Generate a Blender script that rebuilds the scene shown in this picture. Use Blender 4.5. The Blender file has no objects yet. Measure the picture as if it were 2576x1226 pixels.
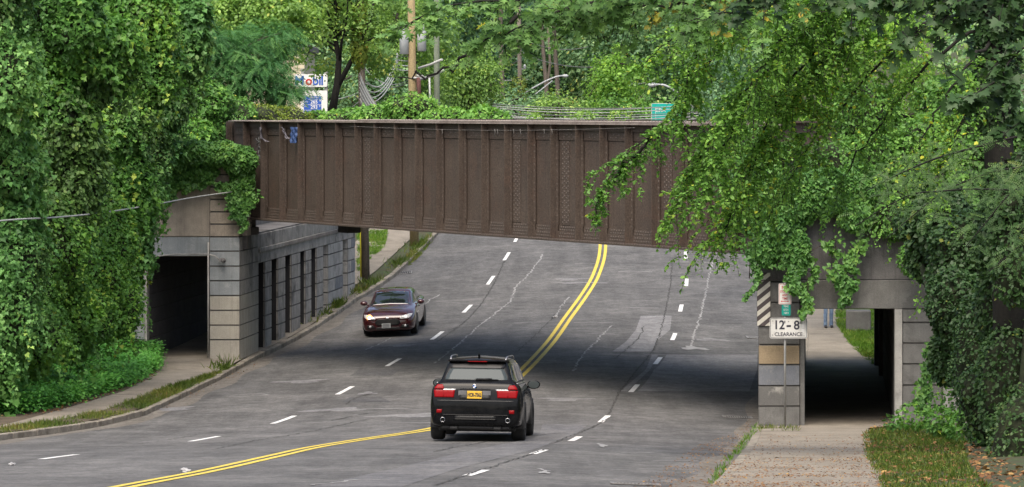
import bpy, bmesh, math, random
import numpy as np
from mathutils import Vector, Matrix
from mathutils.bvhtree import BVHTree
R = math.radians
rng = np.random.default_rng(7)
random.seed(7)
scene = bpy.context.scene
COL = scene.collection
EXPOSURE = 0.65
F, CX, HY, CAMZ = 8000.0, 1288.0, 270.0, 8.0      # focal length and horizon of the photograph, eye height above the lowest road level

# ------------------------------------------------------------------ objects
def link(o, parent=None):
    COL.objects.link(o)
    if parent is not None:
        o.parent = parent
        o.matrix_parent_inverse = Matrix.LocRotScale(parent.location, parent.rotation_euler, parent.scale).inverted()
    return o
def tag(o, label=None, cat=None, group=None, kind=None):
    if label: o['label'] = label
    if cat: o['category'] = cat
    if group: o['group'] = group
    if kind: o['kind'] = kind
    return o
def thing(name, label, cat, loc=(0, 0, 0), rot=(0, 0, 0), group=None):
    o = bpy.data.objects.new(name, None); COL.objects.link(o)
    o.location = loc; o.rotation_euler = rot; o.empty_display_size = .3
    return tag(o, label, cat, group)
def setmat(me, m):
    for x in (m if isinstance(m, (list, tuple)) else [m]): me.materials.append(x)
def obj(name, bm, m, parent=None, smooth=False, local=False):
    me = bpy.data.meshes.new(name); bm.normal_update(); bm.to_mesh(me); bm.free()
    setmat(me, m)
    if smooth: me.polygons.foreach_set('use_smooth', [True]*len(me.polygons))
    o = bpy.data.objects.new(name, me)
    if local:
        COL.objects.link(o); o.parent = parent
        return o
    return link(o, parent)
def npobj(name, V, faces, m, parent=None, smooth=False, local=False, mi=None):
    me = bpy.data.meshes.new(name); me.from_pydata([tuple(v) for v in V], [], [tuple(int(i) for i in f) for f in faces])
    setmat(me, m)
    if smooth: me.polygons.foreach_set('use_smooth', [True]*len(me.polygons))
    if mi is not None: me.polygons.foreach_set('material_index', mi)
    me.update()
    o = bpy.data.objects.new(name, me)
    if local:
        COL.objects.link(o); o.parent = parent
        return o
    return link(o, parent)
def copy_tree(o, parent=None):
    c = o.copy(); COL.objects.link(c)
    if parent is not None: c.parent = parent
    for ch in list(o.children): copy_tree(ch, c)
    return c
def B(): return bmesh.new()
def box(bm, x0, x1, y0, y1, z0, z1, mi=0, bev=0.0):
    vs = [bm.verts.new((x, y, z)) for x in (x0, x1) for y in (y0, y1) for z in (z0, z1)]
    fs = [bm.faces.new([vs[i] for i in f]) for f in ((0,1,3,2),(4,6,7,5),(0,4,5,1),(2,3,7,6),(0,2,6,4),(1,5,7,3))]
    for f in fs: f.material_index = mi
    if bev > 0:
        es = list({e for f in fs for e in f.edges})
        bmesh.ops.bevel(bm, geom=es, offset=bev, segments=1, affect='EDGES')
    return vs
def prism(bm, foot, z0, z1, mi=0, bev=0.0):
    if sum(foot[i][0]*foot[(i+1) % len(foot)][1]-foot[(i+1) % len(foot)][0]*foot[i][1] for i in range(len(foot))) < 0: foot = foot[::-1]
    zz = (lambda z, i: z[i] if isinstance(z, (list, tuple)) else z)
    lo = [bm.verts.new((p[0], p[1], zz(z0, i))) for i, p in enumerate(foot)]
    hi = [bm.verts.new((p[0], p[1], zz(z1, i))) for i, p in enumerate(foot)]
    n = len(foot)
    fs = [bm.faces.new(lo[::-1]), bm.faces.new(hi)] + [bm.faces.new((lo[i], lo[(i+1) % n], hi[(i+1) % n], hi[i])) for i in range(n)]
    for f in fs: f.material_index = mi
    if bev > 0:
        bmesh.ops.bevel(bm, geom=list({e for f in fs for e in f.edges}), offset=bev, segments=1, affect='EDGES')
def tube(bm, pts, r, seg=6, mi=0, cap=True):
    pts = [Vector(p) for p in pts]; n = len(pts)
    rs = r if isinstance(r, (list, tuple)) else [r]*n
    rings = []; up = Vector((0.3, 0.2, 1)).normalized()
    for i, p in enumerate(pts):
        t = (pts[min(i+1, n-1)]-pts[max(i-1, 0)])
        if t.length < 1e-9: t = Vector((0, 0, 1))
        t.normalize()
        a = t.cross(up)
        if a.length < 1e-3: a = t.cross(Vector((1, 0, 0)))
        a.normalize(); b = t.cross(a).normalized()
        rings.append([bm.verts.new(p+(a*math.cos(2*math.pi*k/seg)+b*math.sin(2*math.pi*k/seg))*rs[i]) for k in range(seg)])
    for i in range(n-1):
        for k in range(seg):
            f = bm.faces.new((rings[i][k], rings[i+1][k], rings[i+1][(k+1) % seg], rings[i][(k+1) % seg])); f.material_index = mi; f.smooth = True
    if cap:
        bm.faces.new(rings[0]).material_index = mi; bm.faces.new(rings[-1][::-1]).material_index = mi
def lathe(bm, prof, c, axis='z', seg=20, mi=0, cap=True):
    # prof: (radius, height) pairs
    rings = []
    for r, h in prof:
        ring = []
        for k in range(seg):
            a = 2*math.pi*k/seg; u, v = r*math.cos(a), r*math.sin(a)
            p = {'z': (u, v, h), 'x': (h, u, v), 'y': (u, h, v)}[axis]
            ring.append(bm.verts.new((c[0]+p[0], c[1]+p[1], c[2]+p[2])))
        rings.append(ring)
    for i in range(len(rings)-1):
        for k in range(seg):
            f = bm.faces.new((rings[i][k], rings[i][(k+1) % seg], rings[i+1][(k+1) % seg], rings[i+1][k])); f.smooth = True; f.material_index = mi
    for ring in (rings[0], rings[-1]) if cap else ():
        try: bm.faces.new(ring).material_index = mi
        except ValueError: pass
def fix(bm): bmesh.ops.recalc_face_normals(bm, faces=bm.faces[:]); return bm
def text(name, s, size, loc, m, parent, rot=(R(90), 0, 0), sx=1.0, ext=.004, bold=0.0, local=False):
    cu = bpy.data.curves.new(name, 'FONT'); cu.body = s; cu.size = size; cu.align_x = 'CENTER'; cu.align_y = 'CENTER'
    cu.extrude = ext; cu.offset = bold; cu.resolution_u = 3
    t = bpy.data.objects.new(name, cu); COL.objects.link(t)
    bpy.context.view_layer.update()
    me = bpy.data.meshes.new_from_object(t.evaluated_get(bpy.context.evaluated_depsgraph_get()))
    bpy.data.objects.remove(t)
    me.transform(Matrix.Translation(loc) @ Matrix.LocRotScale(None, __import__('mathutils').Euler(rot), Vector((sx, 1, 1))))
    me.materials.clear(); me.materials.append(m); me.name = name
    o = bpy.data.objects.new(name, me)
    if local:
        COL.objects.link(o); o.parent = parent
        return o
    return link(o, parent)

# ------------------------------------------------------------------ materials
def newmat(name):
    m = bpy.data.materials.new(name); m.use_nodes = True
    nt = m.node_tree; b = nt.nodes['Principled BSDF']
    return m, nt, b
def ramp(nt, stops):
    r = nt.nodes.new('ShaderNodeValToRGB'); e = r.color_ramp.elements
    while len(e) > 1: e.remove(e[-1])
    for i, (p, c) in enumerate(stops):
        x = e[0] if i == 0 else e.new(p)
        x.position = p; x.color = (c[0], c[1], c[2], 1)
    return r
def coords(nt, stretch=(1, 1, 1)):
    tc = nt.nodes.new('ShaderNodeTexCoord'); mp = nt.nodes.new('ShaderNodeMapping')
    mp.inputs['Scale'].default_value = stretch
    nt.links.new(tc.outputs['Object'], mp.inputs['Vector']); return mp
def noise(nt, mp, scale, detail=6, rough=.6, dist=0):
    n = nt.nodes.new('ShaderNodeTexNoise'); n.inputs['Scale'].default_value = scale
    n.inputs['Detail'].default_value = detail; n.inputs['Roughness'].default_value = rough; n.inputs['Distortion'].default_value = dist
    nt.links.new(mp.outputs[0], n.inputs['Vector']); return n
def mixc(nt, fac, a, b, mode='MIX'):
    x = nt.nodes.new('ShaderNodeMix'); x.data_type = 'RGBA'; x.blend_type = mode
    for sock, v in ((x.inputs[0], fac), (x.inputs[6], a), (x.inputs[7], b)):
        if hasattr(v, 'is_output'): nt.links.new(v, sock)
        elif isinstance(v, (int, float)): sock.default_value = v
        else: sock.default_value = (v[0], v[1], v[2], 1)
    return x.outputs[2]
def mapr(nt, v, a, b, c=0, d=1):
    x = nt.nodes.new('ShaderNodeMapRange'); nt.links.new(v, x.inputs[0])
    for i, k in enumerate((a, b, c, d)): x.inputs[i+1].default_value = k
    return x.outputs[0]
def bumpit(nt, b, h, strength=.3, dist=.01):
    x = nt.nodes.new('ShaderNodeBump'); x.inputs['Strength'].default_value = strength; x.inputs['Distance'].default_value = dist
    nt.links.new(h, x.inputs['Height']); nt.links.new(x.outputs[0], b.inputs['Normal'])
def mat(name, c1, c2=None, scale=4, rough=.8, grain=0, grain_scale=60, bump=0, metal=0, spec=.5, stretch=(1, 1, 1), stain=None, stain_scale=1.2, coat=0, lo=.35, hi=.65, streak=None, streak_amt=.6):
    m, nt, b = newmat(name)
    b.inputs['Roughness'].default_value = rough; b.inputs['Metallic'].default_value = metal
    b.inputs['Specular IOR Level'].default_value = spec; b.inputs['Coat Weight'].default_value = coat; b.inputs['Coat Roughness'].default_value = .04
    c2 = c2 or tuple(x*.75 for x in c1)
    mp = coords(nt, stretch)
    n = noise(nt, mp, scale, 8)
    out = mixc(nt, mapr(nt, n.outputs[0], lo, hi), c1, c2)
    if stain:
        n2 = noise(nt, mp, stain_scale, 10, .7, .4)
        out = mixc(nt, mapr(nt, n2.outputs[0], .52, .68), out, stain)
    if streak:
        mp2 = coords(nt, (5, 5, .25)); n3 = noise(nt, mp2, 1.6, 8, .7)
        out = mixc(nt, mapr(nt, n3.outputs[0], .5, .72, 0, streak_amt), out, streak)
    g = noise(nt, coords(nt), grain_scale, 3, .7)
    if grain: out = mixc(nt, 1.0, out, mixc(nt, mapr(nt, g.outputs[0], .3, .7), (1-grain,)*3, (1+grain*.6,)*3), 'MULTIPLY')
    nt.links.new(out, b.inputs['Base Color'])
    if bump: bumpit(nt, b, g.outputs[0], bump, .02)
    return m
def emit(name, c, s):
    m, nt, b = newmat(name); b.inputs['Base Color'].default_value = (*c, 1)
    b.inputs['Emission Color'].default_value = (*c, 1); b.inputs['Emission Strength'].default_value = s; return m
def leafmat(name, stops, rough=.5, transl=.3, spec=.35):
    m, nt, b = newmat(name)
    at = nt.nodes.new('ShaderNodeAttribute'); at.attribute_name = 'tint'
    r = ramp(nt, stops); nt.links.new(at.outputs['Fac'], r.inputs[0])
    b.inputs['Roughness'].default_value = rough; b.inputs['Specular IOR Level'].default_value = spec
    nt.links.new(r.outputs[0], b.inputs['Base Color'])
    tr = nt.nodes.new('ShaderNodeBsdfTranslucent'); nt.links.new(mixc(nt, .5, r.outputs[0], mixc(nt, 1, r.outputs[0], (1.5, 1.5, .5), 'MULTIPLY')), tr.inputs[0])
    mx = nt.nodes.new('ShaderNodeMixShader'); mx.inputs[0].default_value = transl
    nt.links.new(b.outputs[0], mx.inputs[1]); nt.links.new(tr.outputs[0], mx.inputs[2])
    nt.links.new(mx.outputs[0], nt.nodes['Material Output'].inputs[0])
    return m
def glassy(name, c, rough=.03, spec=1.0):
    m, nt, b = newmat(name); b.inputs['Base Color'].default_value = (*c, 1); b.inputs['Roughness'].default_value = rough
    b.inputs['Specular IOR Level'].default_value = spec; b.inputs['Coat Weight'].default_value = .6*spec; b.inputs['Coat Roughness'].default_value = .02; return m

# ------------------------------------------------------------------ terrain
TD = np.array([-60, -20, 0, 20, 41, 48, 57.7, 67.4, 77, 86.8, 96.5, 106, 116, 125.6, 135, 150, 175, 210, 260, 340, 460.])
TZ = np.array([3.0, .2, -1.75, -3.25, -4.93, -5.52, -6.26, -7.03, -7.54, -7.69, -7.71, -7.64, -7.34, -6.92, -6.26, -5.2, -3.4, -1.4, 1.0, 4.0, 8.0])
CD = np.array([-60, 0, 48, 57.7, 67.4, 77, 86.8, 96.5, 106, 116, 125.6, 135, 160, 200, 260, 460.])
CXs = np.array([-11.1, -5.3, -.53, .45, 1.37, 2.29, 3.33, 4.42, 5.37, 6.18, 6.87, 7.38, 8.3, 8.6, 6.0, -12.])
def _dense(xs, ys):
    m = np.zeros(len(xs)); d = np.diff(ys)/np.diff(xs)
    m[1:-1] = (d[:-1]*np.diff(xs)[1:]+d[1:]*np.diff(xs)[:-1])/(xs[2:]-xs[:-2]); m[0] = d[0]; m[-1] = d[-1]
    X = np.linspace(xs[0], xs[-1], 5201); i = np.clip(np.searchsorted(xs, X)-1, 0, len(xs)-2)
    h = xs[i+1]-xs[i]; t = (X-xs[i])/h
    return X, (2*t**3-3*t**2+1)*ys[i]+(t**3-2*t**2+t)*h*m[i]+(-2*t**3+3*t**2)*ys[i+1]+(t**3-t**2)*h*m[i+1]
_TX, _TY = _dense(TD, TZ); _QX, _QY = _dense(CD, CXs)
prof = lambda D: np.interp(D, _TX, _TY)+CAMZ
cen = lambda D: np.interp(D, _QX, _QY)
RK = 3.65                                             # right kerb, metres right of the right lane line
def roadz(X, D):
    o = X-cen(D); cl = np.interp(D, [55, 95], [.012, .042])
    return prof(D)-cl*np.maximum(0, -3.9-o)-.04*np.maximum(0, o)
_lk = None
def lkerb(D): return np.interp(D, _lk[0], _lk[1])
def bank(X, D):
    # height of the natural ground above the pavement level, left and right
    o = X-cen(D); lf = lfoot(D)
    l = np.clip((lf-.3-o), 0, 7)*.75
    r = np.clip(o-6.4, 0, 3)*.06+np.clip(o-9.2, 0, 9)*.55
    return np.where(o < 0, l, r)
def lfoot(D): return np.interp(D, [60, 79, 97, 100, 125, 130, 150], [-15.0, -15.1, -15.3, -16.9, -16.9, -17.5, -19])
def walkz(X, D):
    o = X-cen(D); k = lkerb(D)
    zl = roadz(cen(D)+k, D)+.15; zr = roadz(cen(D)+RK, D)+.085
    return np.where(o < k, zl, np.where(o > RK, zr, roadz(X, D)))+bank(X, D)
def unproj(px, py, f=None, lo=20., hi=240.):
    f = f or walkz
    px = np.atleast_1d(np.asarray(px, float)); py = np.atleast_1d(np.asarray(py, float))
    a = np.full(px.shape, lo); b = np.full(px.shape, hi)
    for _ in range(60):
        m = (a+b)/2; X = (px-CX)*m/F; y = HY+F*(CAMZ-f(X, m))/m
        far = y > py; a = np.where(far, m, a); b = np.where(far, b, m)
    D = (a+b)/2; X = (px-CX)*D/F
    return np.stack([X, D, f(X, D)], -1)
def at(px, py, D): return np.array([(px-CX)*D/F, D, CAMZ-(py-HY)*D/F])
def pm(D): return F/D
_kp = unproj([0, 115, 230, 360, 500, 600, 644, 780, 900, 1000, 1100], [1108, 1095, 1078, 1048, 983, 931, 906, 838, 757, 692, 592], roadz)
_lk = (np.concatenate([[-60, 60], _kp[:, 1], [250]]), np.concatenate([[-12.3]*2, _kp[:, 0]-cen(_kp[:, 1]), [(_kp[-1, 0]-cen(_kp[-1, 1]))]]))
print('left kerb', np.round(_lk[0], 1), np.round(_lk[1], 2))

def fbm(P, s=0, oct=3):
    r = np.random.default_rng(1000+s); v = np.zeros(len(P)); a = 1.; f = 1.
    for _ in range(oct):
        for _ in range(3):
            k = r.normal(size=3)*f; v += a*np.sin(P@k+r.uniform(0, 6.28))
        a *= .55; f *= 2.1
    return v/4.0
def strip(name, rows, zoff, m, kind='structure', surf=None, parent=None):
    # rows: list of polylines (each n points (X, D)); a sheet lying on the ground
    V = []; Fc = []
    surf = surf or roadz
    for r in rows:
        r = np.asarray(r); n, k = r.shape[:2]; b = len(V)
        z = surf(r[..., 0], r[..., 1])+zoff
        for i in range(n):
            for j in range(k): V.append((r[i, j, 0], r[i, j, 1], z[i, j]))
        for i in range(n-1):
            for j in range(k-1): Fc.append((b+i*k+j, b+i*k+j+1, b+(i+1)*k+j+1, b+(i+1)*k+j))
    o = npobj(name, V, Fc, m, parent)
    if kind: o['kind'] = kind
    return o
def line_rows(P, w, step=.5, wob=0.):
    # P: n x 2 ground points -> ribbon w wide
    P = np.asarray(P)[:, :2]; d = np.r_[0, np.cumsum(np.linalg.norm(np.diff(P, axis=0), axis=1))]
    s = np.linspace(0, d[-1], max(2, int(d[-1]/step)+1)); Q = np.stack([np.interp(s, d, P[:, 0]), np.interp(s, d, P[:, 1])], -1)
    if wob: Q = Q+rng.normal(size=Q.shape)*wob
    t = np.gradient(Q, axis=0); t /= np.linalg.norm(t, axis=1)[:, None]+1e-9; nrm = np.stack([t[:, 1], -t[:, 0]], -1)
    ww = w if np.isscalar(w) else np.interp(s, np.linspace(0, d[-1], len(w)), w)[:, None]
    if wob: ww = ww*rng.uniform(.3, 1.5, size=(len(Q), 1))
    return np.stack([Q-nrm*ww/2, Q+nrm*ww/2], 1)
# ------------------------------------------------------------------ materials of the setting
def asphalt(name, c1, c2, c3):
    m, nt, b = newmat(name); b.inputs['Roughness'].default_value = .85; b.inputs['Specular IOR Level'].default_value = .3
    mp = coords(nt); mpl = coords(nt, (1, .12, 1))
    n1 = noise(nt, coords(nt, (1.6, .09, 1)), .7, 7, .7); n4 = noise(nt, mp, 2.2, 6, .75); n2 = noise(nt, mp, .35, 8, .65, .5); n3 = noise(nt, coords(nt, (.25, 1.2, 1)), .8, 7, .7); g = noise(nt, mp, 15, 5, .85); g2 = noise(nt, mp, 6, 5, .8)
    o = mixc(nt, mapr(nt, n1.outputs[0], .3, .7), c1, c2)
    o = mixc(nt, mapr(nt, n2.outputs[0], .45, .7, 0, .8), o, c3)
    o = mixc(nt, mapr(nt, n3.outputs[0], .55, .75, 0, .45), o, tuple(x*.6 for x in c1))
    o = mixc(nt, 1, o, mixc(nt, mapr(nt, g.outputs[0], .25, .75), (.4,)*3, (1.7,)*3), 'MULTIPLY')
    o = mixc(nt, 1, o, mixc(nt, mapr(nt, n4.outputs[0], .3, .7), (.66,)*3, (1.34,)*3), 'MULTIPLY')
    o = mixc(nt, 1, o, mixc(nt, mapr(nt, g2.outputs[0], .3, .7), (.75,)*3, (1.25,)*3), 'MULTIPLY')
    nt.links.new(o, b.inputs['Base Color']); bumpit(nt, b, g.outputs[0], .5, .02); return m
M = {}
M['asphalt'] = asphalt('asphalt', (.062, .061, .06), (.115, .113, .111), (.155, .152, .147))
M['patch'] = asphalt('asphalt_patch', (.15, .149, .153), (.18, .179, .181), (.2, .197, .193))
M['patch_soft'] = asphalt('asphalt_strip', (.09, .089, .093), (.135, .134, .137), (.165, .162, .158))
M['patch_dark'] = asphalt('asphalt_patch_dark', (.062, .062, .065), (.08, .08, .083), (.1, .098, .096))
M['crack_light'] = mat('crack_filler', (.34, .34, .33), (.2, .2, .2), 8, .9, .2)
M['crack_dark'] = mat('crack_dark', (.035, .035, .035), (.05, .048, .045), 8, .95)
def paint(name, c, worn):
    m, nt, b = newmat(name); b.inputs['Roughness'].default_value = .7
    mp = coords(nt); n = noise(nt, mp, 9, 8, .75); g = noise(nt, mp, 40, 3, .7)
    o = mixc(nt, mapr(nt, n.outputs[0], .46, .68, 0, .85), c, worn); o = mixc(nt, mapr(nt, g.outputs[0], .5, .7, 0, .6), o, worn)
    nt.links.new(o, b.inputs['Base Color']); return m
M['white_paint'] = paint('white_road_paint', (.82, .82, .8), (.3, .3, .3))
M['yellow_paint'] = paint('yellow_road_paint', (.72, .55, .06), (.3, .25, .1))
M['gutter'] = asphalt('gutter_dirt', (.13, .12, .105), (.17, .155, .135), (.11, .1, .085))
M['walk'] = mat('pavement_concrete', (.27, .24, .195), (.2, .175, .14), 1.3, .9, .3, 24, .3, stain=(.15, .13, .1), stain_scale=.7)
M['kerb'] = mat('kerb_stone', (.3, .27, .22), (.17, .15, .12), 3, .9, .25, 25, .4, stain=(.1, .085, .06), stain_scale=1.5)
M['soil'] = mat('bare_soil', (.1, .075, .05), (.06, .045, .03), 2, .95, .3, 25, .5)
M['groundcover'] = mat('leafy_ground', (.045, .075, .022), (.06, .05, .025), 1.2, .95, .4, 9, .5)
M['lawn'] = mat('lawn_soil', (.07, .13, .03), (.09, .09, .035), 1.5, .95, .3, 12, .5)

# ------------------------------------------------------------------ road
def ograde(Ds, os):
    D = np.asarray(Ds); return np.stack([np.stack([cen(D)+(o(D) if callable(o) else o), D], -1) for o in os], 1)
Ds = np.r_[np.arange(-60, 20, 4), np.arange(20, 150, 1), np.arange(150, 461, 5)]
frac = [0, .12, .3, .55, .8]
road = strip('road', [ograde(Ds, [(lambda D, f=f: lkerb(D)*(1-f)-3.9*f) for f in frac]+[-3.9, -2, 0, 1.8, RK])], 0, M['asphalt'])
# natural ground as one sheet to the horizon, sunk a little under the paved corridor
GX = np.r_[np.arange(-400, -60, 20), np.arange(-60, -20, 4), np.arange(-20, 26, .75), np.arange(26, 60, 4), np.arange(60, 401, 20)]
GD = np.r_[np.arange(-60, 30, 6), np.arange(30, 135, 1), np.arange(135, 260, 5), np.arange(260, 461, 20)]
gx, gd = np.meshgrid(GX, GD)
# railway embankment axis: U along the near girder, W across it
GL = np.array([-9.24, 87.06+1.693*9.24]); GR = np.array([6.3, 87.06-1.693*6.3]); GU = (GR-GL)/np.linalg.norm(GR-GL); GW = np.array([-GU[1], GU[0]])
def groundz(X, D):
    o = X-cen(D); z = walkz(X, D)
    inside = (o > lkerb(D)-.2) & (o < RK+.3)
    z = np.where(inside, roadz(X, D)-.25, z-.03)
    w = (X-GL[0])*GW[0]+(D-GL[1])*GW[1]
    emb = 7.0-np.clip(np.maximum(-w-.5, w-14.5), 0, 40)*.62
    side = (o < -18.2) | (o > 9.6)
    z = np.where(side & (D > 100.8), np.maximum(z, emb), z)
    z = np.where((o > 9.6) & (D > 75.8) & (D < 100.9), np.maximum(z, emb), z)
    # keep the two footway tunnels clear
    tun = ((o > -17.6) & (o < lkerb(D)) & (D > 99.2) & (D < 126)) | ((o > RK) & (o < 7.9) & (D > 75.6) & (D < 101))
    return np.where(tun, np.minimum(z, walkz(X, D)-bank(X, D)-.08), z)
gz = groundz(gx, gd)
n, k = gx.shape
gf = [(i*k+j, i*k+j+1, (i+1)*k+j+1, (i+1)*k+j) for i in range(n-1) for j in range(k-1)]
ground = npobj('ground', np.stack([gx, gd, gz], -1).reshape(-1, 3), gf, M['groundcover'], smooth=True); ground['kind'] = 'structure'

# kerbs, pavements
def kerb(name, oin, w, Ds, h, base, jitter=0.0):
    # separate stones about 1.2 m long with open joints, one mesh
    bm = B(); Ds = np.asarray(Ds)
    for i in range(len(Ds)-1):
        a, b = Ds[i]+.012, Ds[i+1]-.012; q = []
        for D, s in ((a, 0), (b, 0), (b, 1), (a, 1)):
            q.append((float(cen(D)+oin(D)+s*w), float(D)))
        zb = [float(base(p[0], p[1])) for p in (q[0], q[1], q[1], q[0])]
        j = float(rng.normal()*jitter)
        if w < 0: q = [q[3], q[2], q[1], q[0]]
        prism(bm, q, [z-.3 for z in zb], [z+h+j for z in zb], 0, .018)
    o = obj(name, bm, M['kerb']); o['kind'] = 'structure'; return o
kerb('kerb', lkerb, -.2, np.arange(62, 150, 1.2), .15, lambda x, y: roadz(cen(y)+lkerb(y), y), .012)
kerb('kerb', lambda D: RK, .19, np.arange(30, 150, 1.5), .085, lambda x, y: roadz(cen(y)+RK, y), .004)
Dw = np.arange(60, 101, .8)
def lwalk_in(D): return lkerb(D)-np.interp(D, [60, 78, 90, 94, 97], [1.15, 1.1, .75, .35, .22])       # road side of the left pavement
def lwalk_out(D): return np.interp(D, [60, 79, 88, 95, 98, 99.5, 101], [-14.3, -14.35, -14.2, -14.9, -15.6, -16.6, -16.6])
flat = lambda X, D: walkz(X, D)-bank(X, D)
strip('sidewalk', [ograde(Dw, [lwalk_out, lambda D: .5*(lwalk_in(D)+lwalk_out(D)), lwalk_in])], .012, M['walk'], surf=flat)
Dt = np.arange(100.8, 125, .8)
strip('tunnel_path', [ograde(Dt, [-16.9, -14.5, lambda D: lkerb(D)-.2])], .008, M['walk'], surf=flat)
Df = np.arange(125, 150, 1.)
strip('sidewalk', [ograde(Df, [lambda D: lkerb(D)-3.2, lambda D: lkerb(D)-.9])], .012, M['walk'], surf=flat)
Dr = np.arange(30, 150, .8)
def rin(D): return RK+.19+.001*D*0
def rout(D): return np.interp(D, [30, 41, 60, 74.5, 75, 97, 99, 112, 150], [6.1, 6.1, 6.15, 6.3, 6.95, 6.95, 6.3, 5.7, 5.5])
strip('sidewalk', [ograde(Dr, [rin, lambda D: .5*(rin(D)+rout(D)), rout])], .012, M['walk'], surf=flat)
M['joint'] = mat('pavement_joint', (.13, .115, .092), (.17, .15, .12), 6, .95)
jr = [line_rows([(cen(D)+RK+.2, D), (cen(D)+float(rout(D))-.02, D)], .03, .3, .01) for D in np.arange(37, 74, 1.6)]
jr += [line_rows([(cen(D)+float(rin(D)), D), (cen(D)+5.6, D)], .03, .3, .01) for D in np.arange(97, 125, 1.6)]+[line_rows(np.stack([cen(D_)+RK+.85, D_], -1), .025, .5, .01) for D_ in (np.arange(84, 122, 1.),)]
strip('pavement_joint', jr, .016, M['joint'], surf=flat)
strip('pavement_joint', [line_rows([(cen(D)+float(lwalk_out(D))+.02, D), (cen(D)+float(lwalk_in(D))-.02, D)], .03, .3, .01) for D in np.arange(62, 99, 1.6)]+[line_rows([(cen(D)+float(lkerb(D))-3.1, D), (cen(D)+float(lkerb(D))-.95, D)], .03, .3, .01) for D in np.arange(126, 149, 1.6)], .016, M['joint'], surf=flat)
# verge soil, dirt beside the plants
strip('verge', [ograde(np.arange(60, 98, .8), [lambda D: lwalk_in(D)+.02, lambda D: lkerb(D)-.2])], .01, M['soil'], surf=flat)
strip('dirt_edge', [ograde(np.arange(60, 99.6, .8), [lambda D: lwalk_out(D)-.9, lambda D: lwalk_out(D)-.01])], .016, M['soil'], surf=flat)

# ------------------------------------------------------------------ markings
def gpt(pts, surf=roadz):
    a = np.array(pts, float); return unproj(a[:, 0], a[:, 1], surf)
def smooth(P, n=80):
    P = np.asarray(P)[:, :2]; d = np.r_[0, np.cumsum(np.linalg.norm(np.diff(P, axis=0), axis=1))]
    X, Y = _dense(d, P[:, 0]), _dense(d, P[:, 1]); s = np.linspace(0, d[-1], n)
    return np.stack([np.interp(s, *X), np.interp(s, *Y)], -1)
yc = smooth(gpt([(120, 1268), (320, 1224), (700, 1146), (900, 1108), (1091, 1079), (1225, 1010), (1325, 926), (1377, 870), (1424, 806), (1466, 748), (1500, 690), (1513, 650), (1517, 612), (1516, 585)]), 160)
rows = []
for s in (-.12, .12):
    r = line_rows(yc, .13, .8); c = r.mean(1); nn = r[:, 1]-r[:, 0]; nn /= np.linalg.norm(nn, axis=1)[:, None]
    rows.append(r+(nn*s)[:, None, :])
strip('double_yellow_line', rows, .008, M['yellow_paint'])
def dashes(pts, ext):
    rr = []
    P = smooth(gpt(pts), 400)
    for (x, y) in pts[ext[0]:ext[1]]:
        c = gpt([(x, y)])[0]; i = int(np.argmin(np.abs(P[:, 1]-c[1])))
        d = np.r_[0, np.cumsum(np.linalg.norm(np.diff(P, axis=0), axis=1))]
        sel = P[np.abs(d-d[i]) < 1.5]
        if len(sel) > 3: rr.append(line_rows(sel, .145, .5))
    return rr
dash_r = [(1010, 1246), (1200, 1190), (1355, 1138), (1447, 1105), (1520, 1055), (1595, 978), (1655, 908), (1695, 848), (1713, 775), (1727, 712), (1725, 642), (1722, 600)]
dash_l = [(-140, 1195), (150, 1150), (515, 1105), (715, 1057), (868, 983), (990, 912), (1100, 845), (1176, 777), (1234, 706), (1275, 645), (1300, 600)]
strip('lane_marking', dashes(dash_r, (0, 12)), .008, M['white_paint'])
strip('lane_marking', dashes(dash_l, (0, 11)), .008, M['white_paint'])
# patches of newer or older asphalt
def patch_rows(rows):
    # rows (y, xl, xr) in the photograph's pixels, turned into a sheet on the road
    ys = np.array([r[0] for r in rows], float); yy = np.linspace(ys[0], ys[-1], 24)
    a = np.interp(yy, ys[::-1] if ys[0] > ys[-1] else ys, [r[1] for r in (rows[::-1] if ys[0] > ys[-1] else rows)])
    b = np.interp(yy, ys[::-1] if ys[0] > ys[-1] else ys, [r[2] for r in (rows[::-1] if ys[0] > ys[-1] else rows)])
    G = np.stack([unproj(a+(b-a)*t, yy, roadz)[:, :2] for t in np.linspace(0, 1, 6)], 1)
    return G
strip('asphalt_patch', [patch_rows([(795, 1612, 1690), (830, 1600, 1686), (860, 1575, 1650), (885, 1540, 1640)]),
                        patch_rows([(893, 1640, 1905), (930, 1625, 1905), (985, 1560, 1885)]),
                        ], .004, M['patch'])
strip('asphalt_patch', [patch_rows([(1068, 1365, 1480), (1100, 1355, 1440), (1135, 1180, 1330), (1180, 990, 1150), (1226, 780, 1010)])], .0045, M['patch_soft'])
strip('asphalt_patch', [patch_rows([(930, 905, 1010), (946, 880, 985)]), patch_rows([(1000, 880, 960), (1012, 860, 985)]), patch_rows([(905, 1000, 1060), (914, 990, 1050)])], .005, M['patch_dark'])
strip('gutter_dirt', [ograde(np.arange(62, 124, .8), [lkerb, lambda D: lkerb(D)+.55+.12*np.sin(D*.9)]), ograde(np.arange(30, 124, .8), [lambda D: RK-.38-.1*np.sin(D*.7)-.15*(D < 60), RK])], .004, M['gutter'])
def cracks(name, lists, w, m, wob, step=.35, zoff=.011):
    strip(name, [line_rows(smooth(gpt(l), 60), w, step, wob) for l in lists], zoff, m)
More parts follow.
